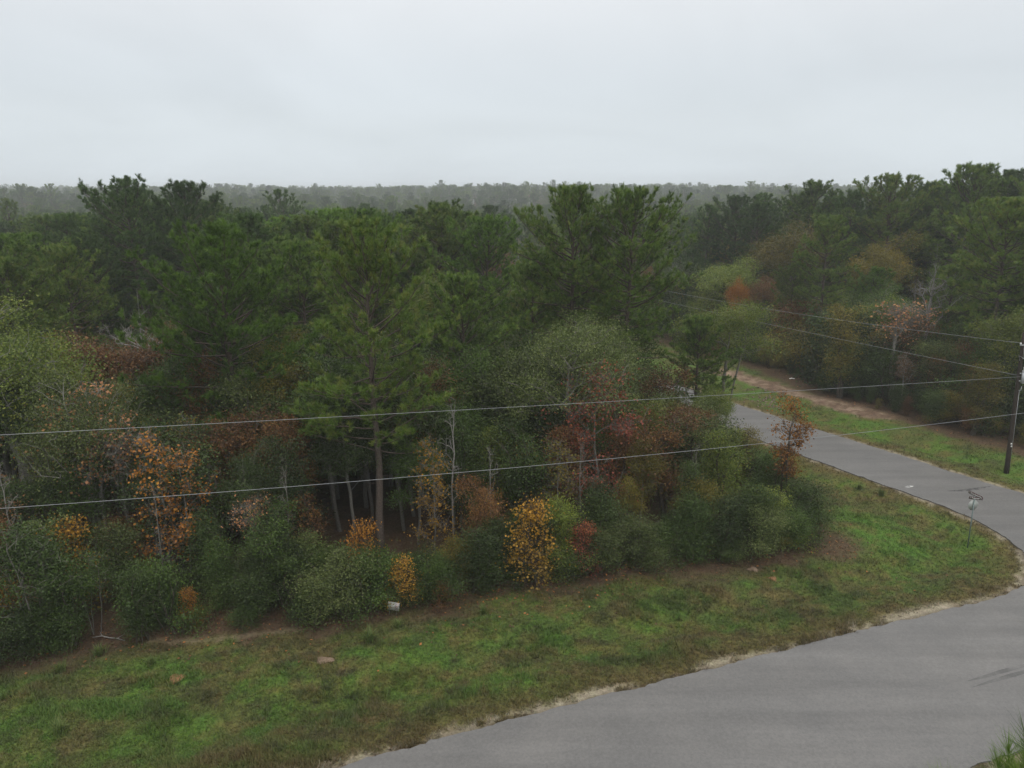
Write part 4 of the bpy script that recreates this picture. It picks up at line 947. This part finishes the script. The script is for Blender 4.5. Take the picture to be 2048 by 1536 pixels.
def undergrowth():
    col = bpy.data.collections.new('undergrowth_kinds')
    ks = [(SHR[1], 'deep'), (SHR[3], 'green'), (SHR[3], 'oak'), (BL[3], 'deep'), (SHR[1], 'olive'), (BL[4], 'rust')]
    for i, ((tm, cm, h), lf) in enumerate(ks):
        bm = bmesh.new(); bm.from_mesh(tm); nb_ = len(bm.faces); bm.from_mesh(cm); bm.faces.ensure_lookup_table()
        for k in range(nb_, len(bm.faces)): bm.faces[k].material_index = 1
        me = bpy.data.meshes.new(f'undergrowth_kind_{i}'); bm.to_mesh(me); bm.free(); me.materials.append(tm.materials[0]); me.materials.append(G[lf])
        col.objects.link(bpy.data.objects.new(f'undergrowth_kind_{i}', me))
    rg = np.random.default_rng(15); n = 9000
    yy = rg.uniform(48, 130, n); xx = (rg.random(n) * 2 - 1) * (yy * 0.76 + 5)
    a = in_poly(xx, yy, lotA) & (seg_dist(xx, yy, lotA) > 3.5); b = in_poly(xx, yy, lotB) & (seg_dist(xx, yy, edgeB) > 3.5)
    k = (a | b) & (seg_dist(xx, yy, road_poly + [road_poly[0]]) > 4) & (rg.random(n) < 0.30)
    xx, yy = xx[k], yy[k]; n = len(xx)
    kind = rg.choice(6, n, p=[.24, .22, .16, .18, .12, .08]); hh = np.array([p[0][2] for p in ks])[kind]; S = rg.uniform(3.5, 8.0, n) / hh
    scatter('forest_undergrowth', xx, yy, gz(xx, yy), kind, S, rg.random(n) * 6.28, col, 'tangled green and brown undergrowth filling the woods under the pines', 'undergrowth')
undergrowth()

# ------------------------------------------------------------------ utility pole and wires
M['creosote'] = bark('creosote_wood', (0.022, 0.017, 0.014), (0.06, 0.047, 0.038), 4)
M['galv'] = plain('galvanised_steel', (0.42, 0.44, 0.45), 0.45, 0.6, 0.2, 12)
M['tank'] = plain('transformer_paint', (0.52, 0.54, 0.56), 0.45, 0.0, 0.12, 5)
M['porcelain'] = plain('porcelain', (0.62, 0.62, 0.60), 0.25, 0, 0.05, 5, 0.6)
M['wire'] = plain('aluminium_wire', (0.26, 0.27, 0.28), 0.45, 0.3, 0.05, 2)
M['tagw'] = plain('white_tag', (0.75, 0.75, 0.73), 0.5)
bx, by = ground(2014, 938)
top_x = at(2040, 740, by)[0]
z_tr = at(2040, 745, by)[2]; z_top = at(2040, 681, by)[2]
lean = (top_x - bx) / z_tr
up = empty('utility_pole', (bx, by, gz1(bx, by)))
tag(up, 'dark wooden utility pole with a grey transformer at the right edge', 'utility pole')
def pp(z): return np.array([lean * z, 0, z])
g = Geo(); zz = np.linspace(-0.3, z_top + 0.9, 8); g.tube([pp(z) for z in zz], np.linspace(0.17, 0.115, 8), 14); g.obj('pole', M['creosote'], up, True)
g = Geo(); g.tube([pp(z_tr - 0.42) + [0.36, -0.22, 0], pp(z_tr + 0.42) + [0.36, -0.22, 0]], 0.27, 18)
tank = g.obj('transformer', M['tank'], up)
g = Geo(); g.tube([pp(z_tr + 0.42) + [0.36, -0.22, 0.0], pp(z_tr + 0.47) + [0.36, -0.22, 0.0], pp(z_tr + 0.52) + [0.36, -0.22, 0]], [0.285, 0.285, 0.15], 18); g.obj('lid', M['tank'], tank)
for dx in (-0.16, 0.08):
    g = Geo(); b0 = pp(z_tr + 0.50) + [0.36 + dx, -0.26, 0]
    g.tube([b0, b0 + [dx * 0.2, 0, 0.1], b0 + [dx * 0.3, 0, 0.2], b0 + [dx * 0.4, 0, 0.3]], [0.05, 0.085, 0.085, 0.04], 10); g.obj('bushing', M['porcelain'], tank)
for dz in (-0.28, 0.28):
    g = Geo(); g.box(pp(z_tr + dz) + [0.1, -0.1, 0], (0.28, 0.10, 0.07)); g.obj('mounting_bracket', M['galv'], up)
g = Geo(); g.tube([pp(z_top) + [-0.30, -0.14, 0], pp(z_top) + [1.25, -0.14, 0.02]], 0.04, 8); g.obj('crossarm', M['galv'], up)
g = Geo(); g.tube([pp(z_top - 0.95) + [0.0, -0.14, 0], pp(z_top - 0.95) + [1.1, -0.14, 0]], 0.035, 8); g.obj('lower_arm', M['galv'], up)
g = Geo(); g.tube([pp(z_top - 0.95) + [0, -0.16, 0.05], pp(z_top - 0.85) + [-0.32, -0.2, 0.1], pp(z_top - 1.1) + [-0.22, -0.2, 0]], 0.018, 6); g.tube([pp(z_top) + [-0.02, -0.2, 0], pp(z_top - 0.9) + [0.0, -0.2, 0]], 0.014, 6); g.obj('cutout_switch', M['galv'], up)
for xo in (-0.26, 0.9):
    g = Geo(); q = pp(z_top) + [xo, -0.14, 0.04]; g.tube([q, q + [0, 0, 0.05], q + [0, 0, 0.1], q + [0, 0, 0.15]], [0.03, 0.06, 0.06, 0.025], 10); g.obj('insulator', M['porcelain'], up)
g = Geo(); q = pp(z_tr - 0.95); g.tube([q + [-0.02, -0.18, 0], q + [0.10, -0.24, 0.0], q + [0.12, -0.24, 0.3]], 0.02, 6); g.obj('wire_bracket', M['galv'], up)
for zt, dx in ((2.35, 0.0), (2.15, 0.03)):
    g = Geo(); g.box(pp(zt) + [dx - 0.02, -0.165, 0], (0.09, 0.012, 0.11)); g.obj('number_tag', M['tagw'], up)
g = Geo(); g.tube([pp(0.0) + [0.10, -0.15, 0], pp(z_tr - 1) + [0.08, -0.13, 0]], 0.012, 5); g.obj('ground_wire', M['galv'], up)

def wire(pa, pb, label, r, mid_px=None, ext=0.0, ext_b=0.0):
    pa = np.array(pa, float); pb = np.array(pb, float); sag = 0.0
    t = np.linspace(-ext, 1 + ext_b, 60)
    def pts(s): p = pa + (pb - pa) * t[:, None]; p[:, 2] -= s * 4 * t * (1 - t); return p
    if mid_px:
        best = None
        for s in np.arange(-1.0, 3.0, 0.02):
            p = pts(s); q = np.array([to_px(*v) for v in p]); o = np.argsort(q[:, 0]); yy = np.interp(mid_px[0], q[o, 0], q[o, 1])
            if best is None or abs(yy - mid_px[1]) < best[0]: best = (abs(yy - mid_px[1]), s)
        sag = best[1]
    elif ext == 0 and ext_b == 0: sag = 1.5
    g = Geo(); g.tube(pts(sag), r, 6); o = g.obj('overhead_wire', M['wire'], None, True)
    tag(o, label, 'wire', 'overhead wires')
    print('sag', label, sag)
pole_n = np.array([bx, by, gz1(bx, by)])
wire(at(0, 870, 27.0), pole_n + pp(z_tr) + [0, -0.2, 0.05], 'upper of the two wires that cross the front of the wood', 0.0105, (1000, 816), ext=0.35)
wire(at(0, 1017, 26.2), at(2048, 826, 42.0), 'lower of the two wires that cross the front of the wood', 0.0105, (1000, 938), ext=0.35, ext_b=0.5)
backp = np.array([bx, by]) + DIRR * 62
wire(pole_n + pp(z_top) + [-0.26, -0.14, 0.16], (backp[0], backp[1], 9.9), 'top wire running back from the pole along the side road', 0.012, (1640, 634))
wire(pole_n + pp(z_tr) + [-0.05, 0, 0.1], (backp[0], backp[1], 8.3), 'second wire running back from the pole below the top one', 0.012, (1640, 670))

# ------------------------------------------------------------------ street sign
M['post'] = plain('green_grey_post', (0.13, 0.17, 0.165), 0.5, 0.3, 0.15, 10)
M['alu'] = plain('bare_aluminium', (0.36, 0.38, 0.36), 0.5, 0.25, 0.10, 6)
M['maroon'] = plain('maroon_sheeting', (0.045, 0.010, 0.012), 0.4, 0, 0.08, 10)
M['stopred'] = plain('red_sheeting', (0.42, 0.02, 0.025), 0.4, 0, 0.05, 8)
M['white'] = plain('white_sheeting', (0.74, 0.74, 0.73), 0.4, 0, 0.04, 8)
M['crest'] = plain('grey_crest', (0.16, 0.15, 0.13), 0.5, 0, 0.3, 30)
sx, sy = ground(1936, 1090)
tx, _, tz = at(1952, 978, sy)
sg = empty('street_sign', (sx, sy, gz1(sx, sy)))
tag(sg, 'stop sign seen from behind with two maroon street name blades on a thin post', 'street sign')
lx = (tx - sx) / tz
def sp(z): return np.array([lx * z, 0, z])
g = Geo(); g.tube([sp(-0.2), sp(tz - 0.42)], 0.032, 10); g.obj('post', M['post'], sg)
zo = at(1948, 1004.5, sy)[2]
a = math.radians(8)
R8 = 0.335
def octa(c, r, th, rz):
    n = np.array([math.sin(rz), -math.cos(rz), 0]); u = np.array([math.cos(rz), math.sin(rz), 0]); V = []
    for s in (-1, 1):
        for k in range(8):
            b = math.pi / 8 + k * math.pi / 4; V.append(c + n * s * th / 2 + u * r * math.cos(b) + np.array([0, 0, 1]) * r * math.sin(b))
    V += [c - n * th / 2, c + n * th / 2]
    F = [[k, (k + 1) % 8, 8 + (k + 1) % 8, 8 + k] for k in range(8)] + [[16, (k + 1) % 8, k, 16] for k in range(8)] + [[17, 8 + k, 8 + (k + 1) % 8, 17] for k in range(8)]
    g = Geo(); g.add(np.array(V), np.array(F)); return g
cplate = sp(zo) + [0, 0.045, 0]
plate = octa(cplate, R8, 0.008, a).obj('stop_plate', M['alu'], sg)
octa(cplate + [-math.sin(a) * 0.008, math.cos(a) * 0.008, 0], R8 * 0.985, 0.004, a).obj('sign_face', M['stopred'], plate)
def text(body, size, loc, rot, mat, parent, width=None):
    cu = bpy.data.curves.new('lettering', 'FONT'); cu.body = body; cu.size = size; cu.align_x = 'CENTER'; cu.align_y = 'CENTER'; cu.extrude = 0.001; cu.offset = size * 0.018
    cu.materials.append(mat)
    o = bpy.data.objects.new('lettering', cu); link(o, parent); o.location = loc; o.rotation_euler = rot
    if width:
        bpy.context.view_layer.update(); o.scale = (width / max(o.dimensions.x, 1e-3), 1, 1)
    me = bpy.data.meshes.new_from_object(o.evaluated_get(bpy.context.evaluated_depsgraph_get())); me.name = 'lettering'
    m2 = bpy.data.objects.new('lettering', me); m2.location = o.location; m2.rotation_euler = o.rotation_euler; m2.scale = o.scale
    bpy.data.objects.remove(o); m2.name = 'lettering'
    return link(m2, parent)
text('STOP', 0.24, cplate + np.array([-math.sin(a), math.cos(a), 0]) * 0.013, (math.pi / 2, 0, a + math.pi), M['white'], plate, 0.46)
for q in (-0.16, 0.16):
    g = Geo(); g.box(sp(zo + q) + [0, 0.036, 0], (0.05, 0.012, 0.05)); g.obj('bolt', M['galv'], plate)
def blade(name_px0, name_px1, z, words, rz, wlen, hb, label):
    c = sp(z) + np.array([0.02, 0, 0])
    u = np.array([math.cos(rz), math.sin(rz), 0]); n = np.array([math.sin(rz), -math.cos(rz), 0])
    Rm = np.stack([u, -n, [0, 0, 1]], 1)
    c = c + u * name_px0
    g = Geo(); g.box(c, (wlen, 0.008, hb), Rm); bl = g.obj('name_blade', M['maroon'], sg); bl['label'] = label
    for s in (1, -1):
        g = Geo(); g.box(c + n * s * 0.0055 - u * s * (wlen / 2 - hb * 0.5), (hb * 0.62, 0.003, hb * 0.66), Rm); g.obj('crest', M['crest'], bl)
        g = Geo(); g.box(c + n * s * 0.0055 - u * s * (wlen / 2 - hb * 1.06), (0.012, 0.003, hb * 0.8), Rm); g.obj('divider', M['white'], bl)
        tcx = c + n * s * 0.007 + u * s * (hb * 0.52)
        text(words, hb * 0.74, tcx, (math.pi / 2, 0, rz + (0 if s > 0 else math.pi)), M['white'], bl, wlen - hb * 1.35)
    return bl
blade(0.05, 0, tz - 0.37, 'Lavender Ln', math.radians(-18), 0.70, 0.155, 'lower maroon blade reading Lavender Ln')
blade(0.0, 0, tz - 0.17, 'Grey Feather Way', math.radians(-76), 0.94, 0.165, 'upper maroon blade reading Grey Feather Way')
g = Geo(); g.box(sp(tz - 0.265), (0.05, 0.05, 0.05)); g.obj('cross_bracket', M['galv'], sg)

# ------------------------------------------------------------------ white board at the wood edge
M['board'] = plain('weathered_white_board', (0.56, 0.56, 0.54), 0.6, 0, 0.28, 6)
M['pinkb'] = plain('faded_pink_print', (0.47, 0.42, 0.42), 0.6, 0, 0.35, 9)
wx_, wy_ = ground(788, 1232)
wb = empty('yard_sign', (wx_, wy_, gz1(wx_, wy_)), math.radians(-6))
tag(wb, 'small weathered white board on stakes half hidden at the foot of the bushes', 'yard sign')
tl = math.radians(8); Rt = np.array([[math.cos(tl), 0, math.sin(tl)], [0, 1, 0], [-math.sin(tl), 0, math.cos(tl)]])
g = Geo(); g.box((0, 0, 0.52), (0.56, 0.012, 0.44), Rt); bd = g.obj('board', M['board'], wb)
g = Geo(); g.box(Rt @ np.array([0.16, -0.0085, 0.0]) + [0, 0, 0.52], (0.20, 0.003, 0.40), Rt); g.obj('faded_print', M['pinkb'], bd)
for q in (-0.17, 0.17):
    g = Geo(); g.tube([Rt @ np.array([q, 0.015, 0.18]) + [0, 0, 0.52], Rt @ np.array([q, 0.015, -0.6]) + [0, 0, 0.52]], 0.008, 6); g.obj('stake', M['galv'], wb)

# ------------------------------------------------------------------ bird in the tall airy pine
M['feather'] = plain('black_feathers', (0.008, 0.008, 0.009), 0.5, 0, 0.3, 20)
M['skin'] = plain('grey_bird_skin', (0.05, 0.05, 0.052), 0.6, 0, 0.2, 20)
def bird():
    b = empty('black_bird', tuple(bird_at - [0, 0, 0.25]), math.radians(20)); tag(b, 'black bird perched on a limb of the tall airy pine', 'bird')
    # body: one surface lofted along its spine, tail low, head up, on +x
    sp_ = [(-0.34, 0.02, 0.012, 0.05), (-0.26, 0.06, 0.03, 0.075), (-0.15, 0.13, 0.085, 0.10), (-0.03, 0.22, 0.135, 0.125), (0.08, 0.31, 0.13, 0.12), (0.15, 0.39, 0.085, 0.085), (0.18, 0.45, 0.05, 0.05), (0.20, 0.50, 0.046, 0.044), (0.245, 0.52, 0.04, 0.036), (0.29, 0.515, 0.018, 0.016), (0.335, 0.495, 0.006, 0.006)]
    k = 12; V = []; P = np.array([(p[0], 0, p[1]) for p in sp_]); D = nrm(np.gradient(P, axis=0))
    for p, d, q in zip(P, D, sp_):
        nrm_ = np.array([-d[2], 0, d[0]])
        for j in range(k):
            t = 2 * math.pi * j / k; V.append(p + nrm_ * q[2] * math.sin(t) + np.array([0, 1, 0]) * q[3] * math.cos(t))
    F = [[i * k + j, i * k + (j + 1) % k, (i + 1) * k + (j + 1) % k, (i + 1) * k + j] for i in range(len(P) - 1) for j in range(k)]
    n0 = len(V); V += [P[0], P[-1]]; F += [[n0, (j + 1) % k, j, n0] for j in range(k)] + [[n0 + 1, (len(P) - 1) * k + j, (len(P) - 1) * k + (j + 1) % k, n0 + 1] for j in range(k)]
    g = Geo(); g.add(np.array(V), np.array(F)); g.obj('body', M['feather'], b, True)
    for s in (-1, 1):
        g = Geo(); W = []
        for (xx, zz, ww) in [(0.13, 0.36, 0.02), (0.05, 0.34, 0.07), (-0.10, 0.24, 0.085), (-0.26, 0.12, 0.06), (-0.36, 0.04, 0.012)]:
            yy = s * (0.128 - 0.10 * max(0, -xx - 0.05)); W += [(xx, yy, zz + ww), (xx, yy + s * 0.02, zz), (xx, yy, zz - ww)]
        Fw = []
        for i in range(4):
            Fw += [[i * 3, i * 3 + 1, i * 3 + 4, i * 3 + 3], [i * 3 + 1, i * 3 + 2, i * 3 + 5, i * 3 + 4]]
        g.add(np.array(W), np.array(Fw)); g.obj('wing', M['feather'], b)
        g = Geo(); g.tube([(0.0, s * 0.05, 0.16), (0.03, s * 0.05, 0.07), (0.01, s * 0.05, 0.0)], [0.035, 0.014, 0.012], 6); g.tube([(-0.03, s * 0.05, 0.0), (0.06, s * 0.05, 0.0)], 0.011, 5); g.obj('leg', M['skin'], b)
bird()

# ------------------------------------------------------------------ small things on the ground
M['sand'] = plain('sandy_soil', (0.165, 0.12, 0.085), 0.95, 0, 0.25, 9, 0.1)
M['clay'] = plain('orange_clay', (0.17, 0.098, 0.048), 0.95, 0, 0.25, 9, 0.1)
def mound(px, py, r, hgt, mat, label):
    x, y = ground(px, py); rg = np.random.default_rng(px); V = [(0, 0, hgt)]; rings = 5; k = 16
    for i in range(1, rings + 1):
        t = i / rings
        for j in range(k):
            a = 2 * math.pi * j / k; rr = r * t * (1 + 0.22 * math.sin(3 * a + px) + rg.normal(0, 0.05)); V.append((rr * math.cos(a) * 1.3, rr * math.sin(a), hgt * (1 - t ** 1.6) + rg.normal(0, 0.01) - (0.06 if i == rings else 0)))
    F3 = [(0, 1 + j, 1 + (j + 1) % k) for j in range(k)]
    F4 = [(1 + (i - 1) * k + j, 1 + i * k + j, 1 + i * k + (j + 1) % k, 1 + (i - 1) * k + (j + 1) % k) for i in range(1, rings) for j in range(k)]
    o = link(bpy.data.objects.new('dirt_mound', mk_mesh('dirt_mound', np.array(V), [np.array(F3), np.array(F4)], mat, smooth=True)))
    o.location = (x, y, gz1(x, y) + 0.01); tag(o, label, 'dirt mound', 'ant mounds on the verge')
mound(648, 1322, 0.32, 0.08, M['sand'], 'grey-brown ant mound on the verge below the white board')
mound(352, 1352, 0.34, 0.08, M['clay'], 'orange-brown ant mound on the left verge')
mound(1506, 1138, 0.26, 0.09, M['sand'], 'small pale ant mound nearest the corner shrubs')
mound(1545, 1156, 0.20, 0.08, M['clay'], 'smallest sandy ant mound on the grass near the corner')
gm = leaf_mat('tussock_blades', [(0.07, 0.11, 0.03), (0.12, 0.17, 0.045), (0.17, 0.19, 0.06)], 0.4, 0.5, 0.1)
def tussock(seed, n=110, hgt=0.55):
    rg = np.random.default_rng(seed); V = []; F = []; ti = []
    for i in range(n):
        a = rg.random() * 6.28; l = hgt * rg.uniform(0.6, 1.2); ln = rg.uniform(0.25, 0.95); b = rg.normal(0, 0.07, 2); c, s = math.cos(a), math.sin(a); w_ = 0.011
        p0 = np.array([b[0], b[1], 0]); p1 = p0 + l * 0.55 * np.array([c * math.sin(ln * .6), s * math.sin(ln * .6), math.cos(ln * .6)]); p2 = p1 + l * 0.5 * np.array([c * math.sin(ln * 1.5), s * math.sin(ln * 1.5), math.cos(ln * 1.5)])
        sd = np.array([-s, c, 0]) * w_; q = len(V); V += [p0 - sd, p0 + sd, p1 + sd, p1 - sd, p2]; F += [(q, q + 1, q + 2), (q, q + 2, q + 3), (q + 3, q + 2, q + 4)]; ti += [rg.random()] * 5
    return mk_mesh('tussock', np.array(V), [np.array(F)], gm, tint=ti)
TU = [tussock(1), tussock(2, 90, 0.45)]
for i, (px, py, s, lab) in enumerate([(740, 1286, 1.3, 'large grass tussock below the white board'), (796, 1254, 1.0, 'grass tussock between the white board and the large tussock'), (966, 1228, 0.9, 'grass tussock right of the white board'), (300, 1330, 1.0, 'grass tussock below the dense rounded shrub'),
        (122, 1345, 1.0, 'grass tussock left of the tussock below the dense rounded shrub'), (200, 1312, 1.3, 'tawny tall grass tussock at the edge of the dark gap'), (120, 1468, 1.2, 'grass tussock lowest on the left verge'), (1718, 976, 1.0, 'upper of two grass tussocks beside the side road'), (1762, 990, 1.1, 'lower of two grass tussocks beside the side road'), (1458, 1462, 0.0, '')]):
    if s == 0: continue
    x, y = ground(px, py); o = link(bpy.data.objects.new('grass_tussock', TU[i % 2])); o.location = (x, y, gz1(x, y)); o.scale = (s, s, s); o.rotation_euler = (0, 0, i * 1.1); tag(o, lab, 'grass tussock', 'tall grass tussocks')
# fallen branch, rubble, scrap
x, y = ground(215, 1280); g = Geo(); g.tube([(-0.7, 0.05, 0.08), (-0.3, 0.12, 0.12), (0.1, 0.02, 0.09), (0.5, -0.06, 0.11), (0.9, -0.15, 0.05)], [0.02, 0.028, 0.03, 0.024, 0.012], 6); g.tube([(-0.3, 0.12, 0.12), (-0.55, 0.4, 0.2)], [0.02, 0.008], 5); g.tube([(0.5, -0.06, 0.11), (0.75, 0.15, 0.22)], [0.016, 0.006], 5)
o = g.obj('fallen_branch', M['pale_bark'], None, True); o.location = (x, y, gz1(x, y)); tag(o, 'pale fallen branch on the ground left of the dense rounded shrub', 'fallen branch')
M['rubble'] = plain('broken_concrete', (0.17, 0.135, 0.105), 0.9, 0, 0.3, 4, 0.1)
rg = np.random.default_rng(12); g = Geo()
for i in range(120):
    px = rg.normal(1540, 26); py = 800 + (px - 1540) * 0.32 + rg.normal(0, 9); x, y = ground(px, py); s = rg.uniform(0.08, 0.26)
    d = rg.normal(size=(3, 3)); q, _ = np.linalg.qr(d); g.box((x, y, gz1(x, y) + s * 0.12), (s, s * rg.uniform(0.5, 0.9), s * rg.uniform(0.25, 0.5)), q)
o = g.obj('rubble', M['rubble']); tag(o, 'pale broken rubble strewn between the side road and the dirt track', 'rubble', kind='stuff')
x, y = ground(1583, 759); g = Geo(); kx = 6; rgv = np.random.default_rng(3)
V = [(i * 0.11 - 0.27, j * 0.1 - 0.15, 0.04 + 0.08 * rgv.random()) for i in range(kx) for j in range(4)]; F = [(i * 4 + j, i * 4 + 4 + j, i * 4 + 5 + j, i * 4 + 1 + j) for i in range(kx - 1) for j in range(3)]
g.add(np.array(V), np.array(F)); o = g.obj('plastic_sheet', M['white']); o.location = (x, y, gz1(x, y)); tag(o, 'scrap of white plastic sheet lying by the far end of the dirt track', 'plastic sheet')

# ------------------------------------------------------------------ haze
def haze():
    g = Geo(); zb, zt = float(Z.min()) - 1.5, 31.5
    g.box((0, 0, (zb + zt) / 2), (7600, 7600, zt - zb)); o = g.obj('haze', None)
    m = bpy.data.materials.new('haze'); m.use_nodes = True; t = m.node_tree; t.nodes.clear()
    ou = t.nodes.new('ShaderNodeOutputMaterial'); v = t.nodes.new('ShaderNodeVolumePrincipled')
    v.inputs['Color'].default_value = (0.93, 0.965, 1.0, 1); v.inputs['Density'].default_value = 0.00055; v.inputs['Anisotropy'].default_value = 0.3
    try: v.inputs['Density Attribute'].default_value = ''
    except Exception: pass
    t.links.new(v.outputs[0], ou.inputs['Volume'])
    o.data.materials.clear(); o.data.materials.append(m)
    tag(o, 'thin grey mist lying over the whole forest', 'haze', kind='stuff')
haze()
print('triangles', sum(sum(len(p.vertices) - 2 for p in m.polygons) for m in bpy.data.meshes), 'objects', len(bpy.data.objects), 'pines', len([o for o in bpy.data.objects if o.name.startswith('pine_tree')]))
